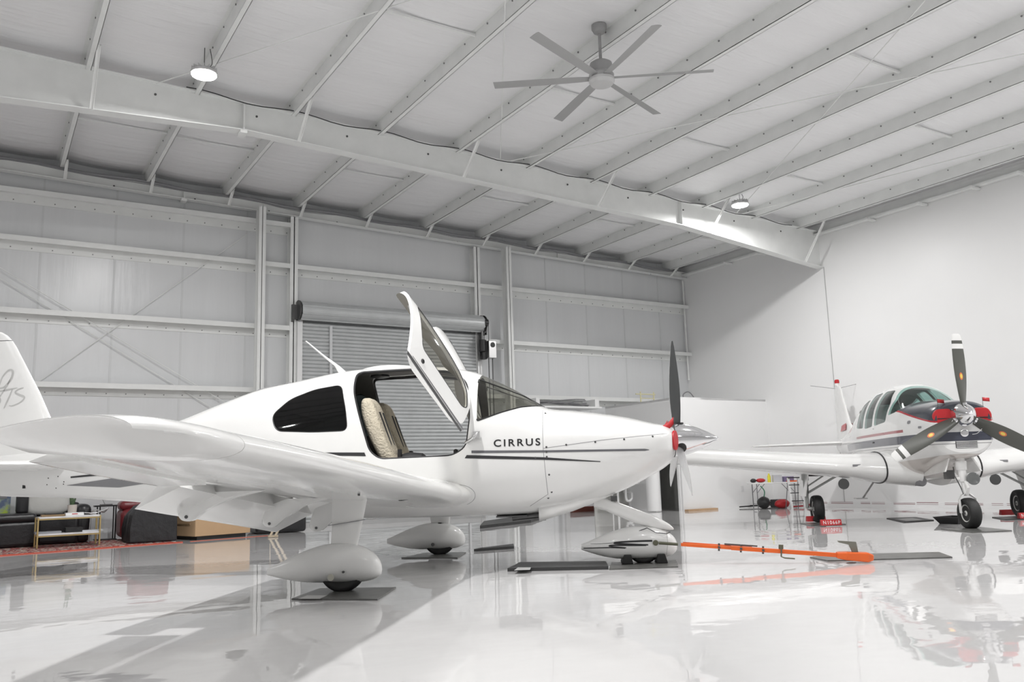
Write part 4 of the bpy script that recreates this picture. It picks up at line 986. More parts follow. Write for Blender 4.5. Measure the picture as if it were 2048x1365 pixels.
# engine cowl seam lines
# wings
def wzb(y): return .80+.098*(abs(y)-.6)
LB = pchip([.4, .62, 1.0, 1.6, 5.0, 5.12], [1.05, .92, .72, .60, .36, .10]); TBX = pchip([.4, 5.0, 5.12], [-1.15, -.62, -.5])
for s, ymax in ((-1, 5.0), (1, 3.55)):
    w = empty('wing', (0, 0, 0)); w.parent = bz
    ys = [.2, .62, .8, 1.0, 1.3]+[1.6+(ymax-1.6)*i/8 for i in range(9)]+[ymax+.06, ymax+.1, ymax+.12]
    R = []
    for y in ys:
        e_ = max(0, y-ymax)/.12; c = LB(y)-TBX(y); R.append([Vector((p.x-(.15*e_**2), p.y, wzb(y)+(p.z-wzb(y))*math.sqrt(max(.02, 1-e_**2)))) for p in foil_ring(LB(y), s*y, wzb(y), c, (.165 if y > .9 else .18)*1.3, 1, 22, .02)])
    b = MB(); b.rings(R); wp = b.build('wing_panel', paint, w, 35); WB = bvh_of(wp)
    # root seam
    rr = foil_ring(LB(.66), s*.665, wzb(.66), LB(.66)-TBX(.66), .237, 1, 22, .02); rr = [p for p in rr if p.x > -.6]
    b = MB(); b.tube(rr, .012, 6); b.build('root_seal', black, w)
    # stall vent / fuel cap marks, wheel well
    b = MB(); hh, nn = WB.ray_cast(Vector((3, s*1.05, wzb(1.05)+.04)), Vector((-1, 0, 0)))[:2]
    if hh is not None:
        b.box(hh, (.01, .12, .035)); b.build('landing_light_cover', mid_grey, w, bevel=.015)
    b = MB(); R = []
    zc = wzb(1.5)-.155
    b.bb((-.32, s*1.0, zc), (.02, s*1.62, zc+.035)); b.build('wheel_well', black, w, smooth=0)
    b = MB(); b.rings([[Vector((-.55, s*(1.66), zc+.03)), Vector((.12, s*1.66, zc+.03)), Vector((.08, s*1.72, .42)), Vector((-.45, s*1.72, .42))], [Vector((-.55, s*1.68, zc+.03)), Vector((.12, s*1.68, zc+.03)), Vector((.08, s*1.74, .42)), Vector((-.45, s*1.74, .42))]]); b.build('gear_door', paint, w, smooth=0)
# step and belly exhaust
b = MB(); b.tube([(.0, -.62, .66), (-.35, -.75, .36)], .016, 8); b.box((-.38, -.78, .35), (.16, .18, .02)); b.build('boarding_step', alu, bz)
b = MB(); b.lathe([(0, .03), (.05, .07), (.35, .075), (.4, .05)], (.55, -.2, .62), (1, 0, 0), 14); b.build('exhaust_stack', mid_grey, bz)
b = MB()
for s in (-1, 1):
    b.rings([[Vector((1.1+i*.45, s*.13, .86+.05*i)), Vector((1.1+i*.45, s*(.15), .86+.05*i)), Vector((1.15+i*.45, s*.24, .70+.03*i)), Vector((1.15+i*.45, s*.22, .70+.03*i))] for i in range(3)])
b.build('nose_gear_door', paint, bz, smooth=0)
# tail
def fr2(z, le, te, th): c = le-te; return [Vector((le+p.x*c, p.z*c, z)) for p in foil_ring(0, 0, 0, 1, th, 1, 12, 0.)]
b = MB(); b.rings([fr2(z, le, te, .1) for z, le, te in ((1.35, -2.9, -5.2), (1.55, -3.5, -5.2), (1.75, -3.95, -5.18), (2.5, -4.48, -5.12), (2.58, -4.56, -5.1), (2.6, -4.65, -5.0))]); tf = b.build('tail_fin', paint, bz, 35); TFB = bvh_of(tf)
b = MB(); b.lathe([(0, .045), (.06, .045), (.065, .02)], (-4.8, 0, 2.6), (0, 0, 1), 20); b.build('beacon_base', paint, bz)
b = MB(); b.lathe([(0, .05), (.06, .05), (.08, .035), (.085, .002)], (-4.8, 0, 2.66), (0, 0, 1), 20); b.build('tail_beacon', red, bz)
b = MB(); b.tube([(-4.9, 0, 2.55), (-5.1, -.5, 2.66)], .004, 5); b.tube([(-4.9, 0, 2.55), (-5.1, .5, 2.66)], .004, 5); b.build('whip_antennas', dkmetal, bz)
decal('fin_flash', [(-3.98, 1.62), (-4.5, 1.60), (-4.35, 1.72), (-4.05, 1.76)], [(0, 1, 2, 3)], TFB, -1, redpaint, bz, off=.02)
decal('fin_flash', [(-3.98, 1.62), (-4.5, 1.60), (-4.35, 1.72), (-4.05, 1.76)], [(0, 1, 2, 3)], TFB, 1, redpaint, bz, off=.02)
for s in (-1, 1):
    R = []
    for y, le, te in ((.05, -4.05, -5.15), (.3, -4.12, -5.15), (1.75, -4.55, -5.1), (1.88, -4.68, -5.05)):
        R.append(foil_ring(le, s*y, 1.36, le-te, .09 if y < 1.8 else .05, 1, 12, 0.))
    b = MB(); b.rings(R); b.build('tailplane', paint, bz, 35)
# gear
lensg = M('lamp_glass_grey', (.14, .145, .145), .15)
gearm = M('gear_leg_grey', (.42, .43, .42), .4, metal=.3)
for s, gy, gx in ((-1, -1.53, -.10), (1, 1.60, -.28)):
    g = empty('main_gear', (0, 0, 0)); g.parent = bz
    tyre((gx, gy, .215), .215, .165, g, flat=True)
    b = MB(); yi = gy+s*.15
    b.cyl((gx, yi, .22), (gx, yi, .48), .028, n=14); b.cyl((gx, yi, .46), (gx, yi, .86), .04, n=14); b.cyl((gx, yi, .22), (gx, gy, .22), .03, n=12)
    b.tube([(gx+.05, yi, .26), (gx+.12, yi, .38), (gx+.05, yi, .5)], .014, 6); b.box((gx-.02, yi, .72), (.1, .1, .1))
    b.build('oleo_strut', gearm, g)
    b = MB(); b.tube([(gx+.02, yi, .46), (gx+.1, gy-s*.45, .80)], .018, 8); b.tube([(gx+.02, yi, .56), (gx+.1, gy-s*.25, .82)], .012, 8); b.build('side_brace', gearm, g)
    b = MB(); b.lathe([(0, .06), (.05, .085), (.06, .078), (.055, .01)], (gx+.14, gy-s*.40, .60), (1, 0, 0), 24); b.build('taxi_light', lensg, g)
    b = MB(); b.tube(cr([(gx+.03, yi, .84), (gx+.07, yi+.02, .6), (gx+.04, yi+.01, .3)], 5), .006, 5); b.build('brake_line', black, g)
g = empty('nose_gear', (0, 0, 0)); g.parent = bz
tyre((2.1, 0, .205), .205, .155, g, steer=math.radians(9), flat=True)
b = MB(); b.cyl((1.98, 0, .95), (2.0, 0, .62), .055, n=18); b.cyl((2.0, 0, .64), (2.04, 0, .44), .032, n=16)
for s in (-1, 1): b.rings([[Vector((2.02, s*.0, .47)), Vector((2.10, s*.02, .47)), Vector((2.1, s*.06, .45)), Vector((2.02, s*.06, .45))], [Vector((2.05, s*.09, .4)), Vector((2.12, s*.1, .4)), Vector((2.12, s*.115, .38)), Vector((2.05, s*.11, .38))], [Vector((2.08, s*.095, .21)), Vector((2.12, s*.095, .21)), Vector((2.12, s*.115, .21)), Vector((2.08, s*.115, .21))]])
b.tube([(2.08, 0, .62), (2.16, 0, .54), (2.1, 0, .45)], .02, 8); b.cyl((2.0, -.09, .66), (2.0, .09, .66), .03, n=14); b.tube([(1.97, .0, .9), (1.75, .0, .85)], .02, 8)
b.cyl((1.98, 0, .78), (1.98, 0, .9), .075, n=18); b.build('nose_strut', paint, g)
b = MB(); b.lathe([(0, .05), (.03, .075), (.07, .085), (.075, .07), (.06, .01)], (2.03, .1, .66), (1, 0, 0), 24); b.build('taxi_light', lensg, g)
b = MB(); b.tube([(1.98, -.1, .82), (2.06, -.12, .7), (2.03, -.05, .55), (2.08, -.04, .45)], .008, 6); b.box((1.9, -.14, .72), (.12, .1, .12)); b.build('steering_link', dkmetal, g)
# propeller
pr = empty('propeller', (2.245, 0, 1.505)); pr.parent = bz
b = MB(); b.lathe([(0, .158), (.03, .16), (.10, .148), (.18, .12), (.25, .082), (.30, .045), (.325, .015), (.33, .001)], (0, 0, 0), (1, 0, 0), 40); b.build('spinner', chrome, pr, 60)
bladeg = M('olive_grey_blade_paint', (.075, .077, .068), .4)
bt = M('blade_white_tip', (.7, .7, .69), .35)
decm = M('orange_blade_sticker', (.6, .16, .06), .4); decy = M('yellow_blade_sticker', (.7, .55, .1), .4)
for a in (0, 120, -120):
    ar = math.radians(a)
    blade(pr, ar, .1, 1.10, .215, [bladeg, bt], tw0=50, tw1=16, x=.07, tipw=.62, seg=44, bands=((.905, .955), (1.02, 1.10)))
    T = Matrix.Rotation(ar, 3, 'X')
    for nm, mm, rr_, off in (('blade_sticker', decm, .042, .0), ('blade_sticker_centre', decy, .026, .002)):
        b = MB(); u = (.52-.1)/1.; tw = math.radians(lerp(50, 16, u**.7)); V = []
        for i in range(20):
            q = 2*PI*i/20; a_ = rr_*.75*math.cos(q)+.0; r_ = .52+rr_*1.2*math.sin(q); zz = .017+off
            V.append(T @ Vector((.07+a_*math.sin(tw)+zz*math.cos(tw), -a_*math.cos(tw)+zz*math.sin(tw), r_)))
        b.add(V, [tuple(range(20))]); o = b.build(nm, mm, pr, 0, fix=False); md = o.modifiers.new('s', 'SOLIDIFY'); md.thickness = .003; md.offset = 0
    b = MB(); d = T @ Vector((0, 0, 1)); b.cyl(Vector((.075, 0, 0))+d*.08, Vector((.075, 0, 0))+d*.162, .045, n=18); b.build('blade_root', chrome, pr)
b = MB(); b.tube(cr([(.1, -.16, -.06), (.04, -.2, -.16), (.03, -.12, -.2)], 5), .004, 5); b.tube(cr([(.1, .16, -.06), (.04, .24, -.14), (.03, .16, -.24), (.05, .08, -.26)], 5), .004, 5); b.build('plug_lanyard', M('white_cord', (.7, .7, .7), .6), pr)
# ================================================================== LOOSE THINGS
matm = M('grey_rubber_mat', (.10, .10, .095), .28, spec=.6, bump=.12, bs=14, var=.25, vs=9)
matd = M('dark_rubber_mat', (.035, .035, .035), .45, bump=.2, bs=30)
matw = M('worn_white_mat', (.45, .45, .44), .3, var=.1)
def mat_px(px, label, m=matm, th=.012, sub=None, lift=0., group=None):
    P = [at(*p, z=0) for p in px]; b = MB(); n = len(P)
    b.add([(p.x, p.y, .001+(lift[i] if lift else 0)) for i, p in enumerate(P)]+[(p.x, p.y, th+(lift[i] if lift else 0)) for i, p in enumerate(P)], [tuple(range(n-1, -1, -1)), tuple(range(n, 2*n))]+[(i, (i+1) % n, n+(i+1) % n, n+i) for i in range(n)])
    o = b.build('floor_mat', m, smooth=0); tag(o, label, 'mat', group)
    if sub:
        Q = [at(*p, z=th) for p in sub[0]]; b = MB(); b.add([(p.x, p.y, th+.002) for p in Q], [tuple(range(len(Q)))]); b.build(sub[2], sub[1], o, smooth=0)
    return o
mat_px([(583, 1201), (755, 1202), (792, 1178), (640, 1180)], 'grey drip mat under the wheel of the white aircraft nearest the camera', sub=([(596, 1199), (640, 1199), (655, 1192), (614, 1192)], matw, 'worn_patch'))
mat_px([(803, 1118), (915, 1118), (932, 1107), (850, 1108)], 'grey drip mat under the far main wheel of the white aircraft')
mat_px([(1015, 1144), (1040, 1131), (1212, 1129), (1217, 1140)], 'long dark mat left of the nose wheel mat', matd, .03, sub=([(1028, 1142), (1060, 1141), (1062, 1136), (1036, 1136)], matw, 'worn_patch'))
mat_px([(1218, 1141), (1223, 1128), (1352, 1123), (1356, 1136)], 'grey mat under the nose wheel and its black chocks', matm)
mat_px([(948, 1104), (962, 1101), (1027, 1093), (1028, 1098)], 'small curled dark mat on the floor between the wheels', matd, .03)
mat_px([(960, 1058), (968, 1048), (1082, 1031), (1092, 1036), (1062, 1046)], 'dark mat under the belly exhaust of the white aircraft', matd, .05)
mat_px([(1620, 1117), (1655, 1124), (1905, 1117), (1878, 1107), (1668, 1112)], 'long grey mat under the orange tow bar head', matm)
mat_px([(1600, 1048), (1622, 1053), (1692, 1050), (1660, 1046)], 'mat under the main wheel of the navy-nosed aircraft, beside the step ladder', matm)
mat_px([(1882, 1060), (1945, 1067), (2024, 1063), (1960, 1056)], 'pale grey mat under the nose wheel of the navy-nosed aircraft', matm)
mat_px([(1773, 1038), (1808, 1046), (1868, 1042), (1832, 1036)], 'dark mat on the open floor under the belly of the navy-nosed aircraft', matd, sub=([(1790, 1039), (1812, 1043), (1845, 1041), (1825, 1037)], matm, 'centre_panel'))
mat_px([(1984, 1036), (2010, 1041), (2060, 1040), (2040, 1034)], 'dark mat under the far main wheel of the navy-nosed aircraft', matd)
p = at(1916, 1051, z=0)
b = MB(); b.rings([[Vector((p.x+a*dx, p.y+a2*dy, z)) for a, a2 in ((-1, -1), (1, -1), (1, 1), (-1, 1))] for dx, dy, z in ((.17, .14, 0), (.24, .2, .10), (.225, .185, .10), (.16, .13, .01))])
o = b.build('drip_tray', black, smooth=0); tag(o, 'black plastic tray behind the nose wheel of the navy-nosed aircraft', 'tray'); o.location = (.35, .25, 0)
# chocks
def chock(px, ang, txt, label):
    c = at(*px, z=0); e = empty('wheel_chock', (c.x, c.y, .013), ang, label, 'chock', None)
    b = MB(); b.prism([(-.05, 0), (.05, 0), (.022, .085), (-.022, .085)], lambda u, v, w: Vector((w, u, v)), -.15, .15); b.build('wedge', red, e, smooth=0, bevel=.004)
    if txt:
        P, F = text_mesh(txt, .25, .05, 1.2, .0); T = Matrix.Rotation(math.atan2(.085, .028), 3, 'X')
        b = MB(); b.add([Vector((-.12+u, -.0515+.028*(.018+v)/.085, .018+v)) for u, v in P], F); b.build('lettering', M('white_letters', (.8, .8, .8), .5), e, smooth=0, fix=False)
    return e
chock((1662, 1053), math.radians(-35), 'N1066P', 'red chock with white N1066P lettering in front of the wheel beside the step ladder')
chock((1632, 1045), math.radians(-35), None, 'plain red chock behind the wheel beside the step ladder')
chock((2058, 1039), math.radians(-35), 'N1066P', 'red chock at the far right main wheel, in front of it')
chock((2020, 1032), math.radians(-35), None, 'red chock at the far right main wheel, behind it')
def bchock(px, label, ang):
    c = at(*px, z=0); b = MB(); b.prism([(-.06, 0), (.06, 0), (.035, .07), (-.05, .09)], lambda u, v, w: Vector((u, w, v)), -.12, .12); o = b.build('wheel_chock', rubber, smooth=0, bevel=.006)
    o.location = (c.x, c.y, .013); o.rotation_euler = (0, 0, ang); tag(o, label, 'chock')
X = Vector((math.cos(AH), math.sin(AH), 0)); Yv = Vector((-math.sin(AH), math.cos(AH), 0))
nwp = AO+X*2.36
for s, l in ((-1, 'black rubber chock behind the nose wheel, on its tail side'), (1, 'black rubber chock before the nose wheel, on its propeller side')):
    b = MB(); b.prism([(-.055, 0), (.055, 0), (.04, .085), (-.03, .085)], lambda u, v, w: Vector((u*s*-1, w, v)), -.14, .14); o = b.build('wheel_chock', rubber, smooth=0, bevel=.006)
    o.location = nwp+X*s*.165+Vector((0, 0, .013)); o.rotation_euler = (0, 0, AH); tag(o, l, 'chock')
# ------------------------------------------------------------------ tow bar
A = AO+X*2.60-Yv*.16+Vector((0, 0, .195)); Bp = at(1735, 1115, z=.05)
dv = (Bp-A); L = math.hypot(dv.x, dv.y); ang = math.atan2(dv.y, dv.x); pit_ = math.atan2(dv.z, L)
tb = empty('tow_bar', A, 0, 'orange tow bar from the nose wheel fairing down to its hitch on the floor mat', 'tow bar'); tb.rotation_euler = (0, -pit_, ang)
LL = dv.length
b = MB(); b.box((LL*.30, 0, 0), (LL*.48, .03, .03)); b.box((LL*.62, .0, -.0), (LL*.6, .038, .038)); b.box((LL*.25, .045, .012), (LL*.36, .02, .02)); b.build('bar_tube', orange, tb, smooth=0, bevel=.003)
b = MB(); b.cyl((-.1, 0, 0), (.08, 0, 0), .014, n=12); b.cyl((-.13, .03, 0), (-.13, -.02, 0), .026, n=18); b.build('fork_pin', M('olive_steel', (.14, .14, .1), .45, metal=.6), tb)
b = MB()
for x in (.46, .66, .86): b.cyl((x, .06, 0), (x, -.035, 0), .012, n=8); b.cyl((x, 0, .035), (x, 0, -.035), .009, n=8)
b.box((.66, .03, .03), (.3, .012, .012)); b.build('bolts', dkmetal, tb)
b = MB(); b.cyl((1.02, 0, .02), (1.02, 0, .06), .022, n=10); b.tube([(1.02, -.03, .02), (1.02, -.035, -.045), (1.05, -.04, -.055), (1.14, -.04, -.055)], .007, 8); b.build('adjuster', M('olive_steel', (.14, .14, .1), .45, metal=.6), tb)
b = MB(); b.rings([[Vector((LL-.27, y*.045, z*.028)) for y, z in ((-1, -1), (1, -1), (1, 1), (-1, 1))], [Vector((LL-.19, y*.07, z*.036)) for y, z in ((-1, -1), (1, -1), (1, 1), (-1, 1))], [Vector((LL+.0, y*.06, z*.042)) for y, z in ((-1, -1), (1, -1), (1, 1), (-1, 1))], [Vector((LL+.05, y*.035, z*.025)) for y, z in ((-1, -1), (1, -1), (1, 1), (-1, 1))]]); b.build('coupler', orange, tb, smooth=0, bevel=.012)
b = MB(); b.rings([[Vector((LL-.10+u, w, v)) for u, v in ((-.16, .13), (.0, .13), (.02, .03), (-.03, .03), (-.06, .10), (-.15, .115))] for w in (-.02, .02)]); b.build('latch_lever', M('latch_grey_steel', (.2, .2, .17), .45, metal=.5), tb, smooth=0)
# ------------------------------------------------------------------ folding table and clutter by the corner room
fp_ = at(1550, 1018, z=0); T0 = at(1500, 1016, z=0); 
tx, ty = 15.55, 13.85; KS = .75
tbv = empty('folding_table', (tx, ty, 0), math.radians(-32), 'white-topped folding table with grey legs at the right wall, loaded with boxes', 'table'); tbv.scale = (KS*.95, KS, KS)
b = MB(); b.box((0, 0, .74), (1.5, .62, .04)); b.build('tabletop', board, tbv, smooth=0, bevel=.008)
for sx in (-1, 1):
    for sy in (-1, 1):
        b = MB(); b.tube([(sx*.6, sy*.26, 0), (sx*.6, sy*.26, .72)], .016, 8); b.tube([(sx*.6, sy*.26, .45), (sx*.35, sy*.26, .72)], .01, 6); b.build('leg', mid_grey, tbv)
    b = MB(); b.tube([(sx*.6, -.26, .12), (sx*.6, .26, .12)], .012, 6); b.build('leg_brace', mid_grey, tbv)
def on_table(dx, dy):
    dx *= KS; dy *= KS
    c, s_ = math.cos(math.radians(-32)), math.sin(math.radians(-32)); return (tx+dx*c-dy*s_, ty+dx*s_+dy*c)
def item(name, label, cat, mat, dims, dx, dy, z=.76*.75, rz=0, bev=.01):
    b = MB(); b.box((0, 0, dims[2]/2), dims); o = b.build(name, mat, smooth=0, bevel=bev); x, y = on_table(dx, dy); o.location = (x, y, z); o.rotation_euler = (0, 0, math.radians(-32)+rz); o.scale = (KS, KS, KS); tag(o, label, cat); return o
def blob(name, label, cat, mat, r, loc, sc=(1, 1, 1), seed=1):
    r *= KS; rnd = random.Random(seed); b = MB(); n = 18; R = []
    for i in range(10):
        th = PI*(i+.5)/10; R.append([Vector((r*math.sin(th)*math.cos(2*PI*j/n)*sc[0]*(1+.12*rnd.uniform(-1, 1)), r*math.sin(th)*math.sin(2*PI*j/n)*sc[1]*(1+.12*rnd.uniform(-1, 1)), r*sc[2]*(1-math.cos(th))*(1+.06*rnd.uniform(-1, 1)))) for j in range(n)])
    b.rings(R); o = b.build(name, mat, smooth=80); o.location = loc; md = o.modifiers.new('s', 'SUBSURF'); md.levels = md.render_levels = 1; tag(o, label, cat); return o
x, y = on_table(-.62, -.1); blob('cap', 'black cap lying on the end of the folding table', 'cap', black, .09, (x, y, .76*KS), (1.1, 1, .7), 2)
x, y = on_table(-.38, -.05); blob('red_cloth', 'crumpled red cloth on the white folding table', 'cloth', red, .13, (x, y, .76*KS), (1.2, 1, .5), 3)
ys_ = M('yellow_plastic', (.7, .65, .05), .4)
x, y = on_table(-.12, -.05); b = MB(); b.lathe([(0, .05), (.18, .05), (.22, .03), (.26, .025), (.27, .0)], (0, 0, 0), (0, 0, 1), 18); o = b.build('bottle', ys_, smooth=40); o.scale = (KS, KS, KS); o.location = (x, y, .76*KS); tag(o, 'yellow bottle standing on the folding table', 'bottle')
item('glass_jar_box', 'pale grey box in the middle of the folding table', 'box', M('pale_grey_box', (.55, .55, .58), .4), (.26, .2, .22), .1, -.12)
item('storage_box', 'purple box on the folding table near the ladder', 'box', M('purple_box', (.20, .17, .30), .5), (.3, .25, .16), .46, -.02)
item('storage_box', 'white box behind the purple box on the folding table', 'box', board, (.3, .16, .2), .25, .2)
item('orange_tray', 'flat orange tray on the edge of the folding table', 'tray', orange, (.3, .12, .04), .5, -.24)
sx_, sy_ = on_table(.86, -.1)
ld = empty('step_ladder', (15.3, 13.05, 0), math.radians(-32), 'white step ladder with dark treads standing before the folding table', 'ladder'); ld.scale = (.72, .72, .68)
for s in (-1, 1):
    b = MB(); b.rings([[Vector((s*.2+s*.0+dx, -.32+dy, 0)) for dx, dy in ((-.03, -.04), (.03, -.04), (.03, .04), (-.03, .04))], [Vector((s*.15+dx, .0+dy, .98)) for dx, dy in ((-.03, -.04), (.03, -.04), (.03, .04), (-.03, .04))]]); b.build('rail', board, ld, smooth=0)
    b = MB(); b.tube([(s*.19, .32, 0), (s*.15, .02, .96)], .013, 8); b.build('rear_leg', mid_grey, ld)
for i in range(3):
    z = .25+i*.25; b = MB(); b.box((0, -.32*(1-z/.98), z), (.36, .1, .025)); b.build('tread', black, ld, smooth=0)
b = MB(); b.box((0, 0, .985), (.34, .2, .03)); b.build('top_step', black, ld, smooth=0)
x, y = on_table(-.5, -.62); blob('shop_vacuum', 'black shop vacuum body under the folding table', 'vacuum', black, .2, (x, y, 0), (1, 1, .9), 5)
b = MB(); b.tube(cr([(x, y, .2), (x+.03, y-.02, .38), (x-.06, y, .5)], 6), .012, 8); tag(b.build('green_hose', M('green_hose', (.05, .22, .12), .5)), 'short green hose rising beside the black vacuum', 'hose')
x, y = on_table(.05, -.62); blob('tool_bag', 'red and black tool bag on the floor under the table', 'bag', red, .22, (x, y, 0), (1.3, .8, .6), 6)
x, y = on_table(.15, .1); b = MB(); b.box((0, 0, .12), (.4, .3, .24)); o = b.build('tool_case', black, smooth=0, bevel=.02); o.scale = (KS, KS, KS); o.location = (x, y, 0); tag(o, 'black tool case with yellow trim under the table, behind the red bag', 'case')
b = MB(); b.box((0, -.151, .17), (.38, .006, .05)); b.build('trim_strip', ys_, o, smooth=0)
x, y = on_table(.60, -.75); b = MB(); b.tube(cr([(x-.2, y+.1, .03), (x, y, .04), (x+.12, y-.06, .04), (x+.2, y-.09, .12), (x+.24, y-.1, .2)], 6), .018, 8); tag(b.build('jump_leads', redpaint), 'red cable bundle curving up from the floor by the ladder', 'cable')
# cardboard and black rod by the corner room
b = MB(); b.box((0, 0, .02), (.9, .12, .04)); o = b.build('cardboard_strip', M('cardboard', (.45, .30, .18), .8, var=.1)); o.location = (at(1415, 1022, z=0).x, yrm-.1, 0); tag(o, 'strip of brown cardboard at the foot of the corner room wall', 'cardboard')
b = MB(); b.tube([(15.0, yrm-.15, .03), (15.8, yrm-.35, .05)], .015, 8); b.tube([(15.3, yrm-.2, .05), (15.9, yrm-.3, .03)], .012, 8); tag(b.build('black_rods', black), 'black rods lying on the floor by the corner room', 'rod')
b = MB(); b.bb((15.25, yrm-.012, .38), (15.33, yrm-.001, .5)); struct(b.build('trim_11', M('outlet_white', (.7, .7, .7), .4), smooth=0))
# ------------------------------------------------------------------ lounge
leather = M('black_leather', (.018, .018, .02), .33, bump=.25, bs=18)
redlea = M('oxblood_leather', (.16, .02, .025), .33, bump=.25, bs=18)
def cush(b, c, d, r=.06): b.box(c, d)
def roundbox(c, d, mat, name, parent, bev=.06, sub=True, R=None):
    b = MB(); b.box((0, 0, 0), d, R); o = b.build(name, mat, parent, smooth=60); o.location = c
    m_ = o.modifiers.new('b', 'BEVEL'); m_.width = min(bev, min(d)*.45); m_.segments = 4; return o
rugm = M('red_persian_rug', (.28, .06, .05), .9, bump=.3, bs=60)
def rugnodes():
    nt = rugm.node_tree; N = nt.nodes; L = nt.links; b_ = N['Principled BSDF']; tc = N.new('ShaderNodeTexCoord')
    v = N.new('ShaderNodeTexVoronoi'); v.inputs['Scale'].default_value = 9; L.new(tc.outputs['Object'], v.inputs['Vector'])
    r = N.new('ShaderNodeValToRGB'); r.color_ramp.interpolation = 'CONSTANT'; e = r.color_ramp.elements; e[0].color = (.28, .03, .03, 1); e[1].position = .35; e[1].color = (.55, .5, .42, 1)
    q = e.new(.5); q.color = (.12, .04, .05, 1); q = e.new(.65); q.color = (.30, .05, .04, 1); q = e.new(.85); q.color = (.5, .42, .38, 1)
    L.new(v.outputs['Distance'], r.inputs[0]); L.new(r.outputs[0], b_.inputs['Base Color'])
rugnodes()
r0 = at(-60, 1122, z=0); r1 = at(358, 1085, z=0)
R_ = [at(0, 1113, z=0), at(100, 1104, z=0), at(357, 1086, z=0)]
def slabpoly(P, z0, z1, name, mat):
    n = len(P); b = MB(); b.add([(p[0], p[1], z0) for p in P]+[(p[0], p[1], z1) for p in P], [tuple(range(n-1, -1, -1)), tuple(range(n, 2*n))]+[(i, (i+1) % n, n+(i+1) % n, n+i) for i in range(n)]); return b.build(name, mat, smooth=0)
fe = Vector((R_[2].x-R_[0].x, R_[2].y-R_[0].y, 0)).normalized(); fn = Vector((-fe.y, fe.x, 0))
q0 = Vector((R_[0].x, R_[0].y, 0))-fe*2.5; q1 = Vector((R_[2].x, R_[2].y, 0))+fe*.0
rug = slabpoly([q0, q1, q1+fn*2.0, q0+fn*2.0], .001, .012, 'area_rug', rugm); tag(rug, 'red and cream patterned rug under the lounge furniture', 'rug')
b = slabpoly([q0-fn*.05, q1-fn*.05+fe*.05, q1+fe*.05+fn*.01, q0+fn*.01], .0015, .013, 'rug_border', M('orange_red_border', (.55, .09, .05), .8)); b.parent = rug
b = slabpoly([q1+fe*.2-fn*.0, q1+fe*1.6+fn*.0, q1+fe*1.6+fn*.03, q1+fe*.2+fn*.04], .001, .006, 'floor_tape', M('red_orange_tape', (.6, .12, .06), .6)); tag(b, 'strip of red-orange tape on the floor by the cardboard box', 'tape')
LA = math.atan2(fe.y, fe.x)
# black sofa
def onl(p, z=0): return Vector((p.x, p.y, z))
s0 = at(60, 1085, z=0)
sofa = empty('sofa', (0, 0, .014), 0, 'large black leather sofa behind the gold console table', 'sofa')
def lb(x0, x1, y0, y1, z0, z1, nm, par, m=leather, bev=.06): return roundbox(((x0+x1)/2, (y0+y1)/2, (z0+z1)/2), (x1-x0, y1-y0, z1-z0), m, nm, par, bev)
lb(-.9, .88, 15.78, 16.65, .0, .40, 'seat_base', sofa); lb(-.9, .86, 15.76, 16.6, .38, .52, 'seat_cushion', sofa)
lb(.88, 1.5, 16.1, 16.9, .0, .46, 'seat_base', sofa); lb(-.9, 1.6, 16.68, 16.98, .0, .50, 'sofa_frame', sofa); lb(.6, 1.55, 16.66, 16.96, .46, .66, 'back_cushion', sofa)
lb(.58, .76, 16.25, 16.55, .5, .98, 'headrest', sofa); lb(1.45, 1.68, 16.1, 16.9, 0, .63, 'armrest', sofa, bev=.1)
# pillow
pm = M('off_white_fabric', (.52, .52, .50), .85, bump=.25, bs=6)
b = MB(); R = []
for i in range(9):
    u = i/8*2-1; k = (1-abs(u)**2.2)**.5 if abs(u) < 1 else .02; k = max(k, .05)
    R.append([Vector((.44*math.copysign(abs(math.cos(a))**.5, math.cos(a))*(.72+.28*k), .14*u, .33*math.copysign(abs(math.sin(a))**.5, math.sin(a))*(.72+.28*k))) for a in [2*PI*(j+.5)/32 for j in range(32)]])
b.rings(R); o = b.build('pillow', pm, smooth=80); o.scale = (.78, .8, .8); o.location = (1.03, 16.42, .74); o.rotation_euler = (-.12, 0, 0); tag(o, 'large off-white cushion propped on the black sofa', 'cushion')
# picture
art = M('green_blue_abstract_painting', (.35, .5, .15), .6)
def artn():
    nt = art.node_tree; N = nt.nodes; L = nt.links; b_ = N['Principled BSDF']; tc = N.new('ShaderNodeTexCoord')
    v = N.new('ShaderNodeTexNoise'); v.inputs['Scale'].default_value = 9; v.inputs['Detail'].default_value = 6; L.new(tc.outputs['Object'], v.inputs['Vector'])
    r = N.new('ShaderNodeValToRGB'); e = r.color_ramp.elements; e[0].position = .35; e[0].color = (.12, .16, .25, 1); e[1].position = .62; e[1].color = (.42, .55, .08, 1); q = e.new(.5); q.color = (.3, .36, .30, 1)
    L.new(v.outputs['Fac'], r.inputs[0]); L.new(r.outputs[0], b_.inputs['Base Color'])
artn()
pa = at(-40, 1030, y=16.9); pb_ = at(40, 1030, y=16.9)
b = MB(); b.box((-.05, 17.08, .44), (1.15, .03, .86)); o = b.build('painting', art, smooth=0); tag(o, 'green and blue abstract painting standing behind the black sofa', 'painting')
b = MB(); b.box((.42, 17.06, .8), (.1, .01, .06)); o = b.build('painting_tag', mid_grey, o, smooth=0)
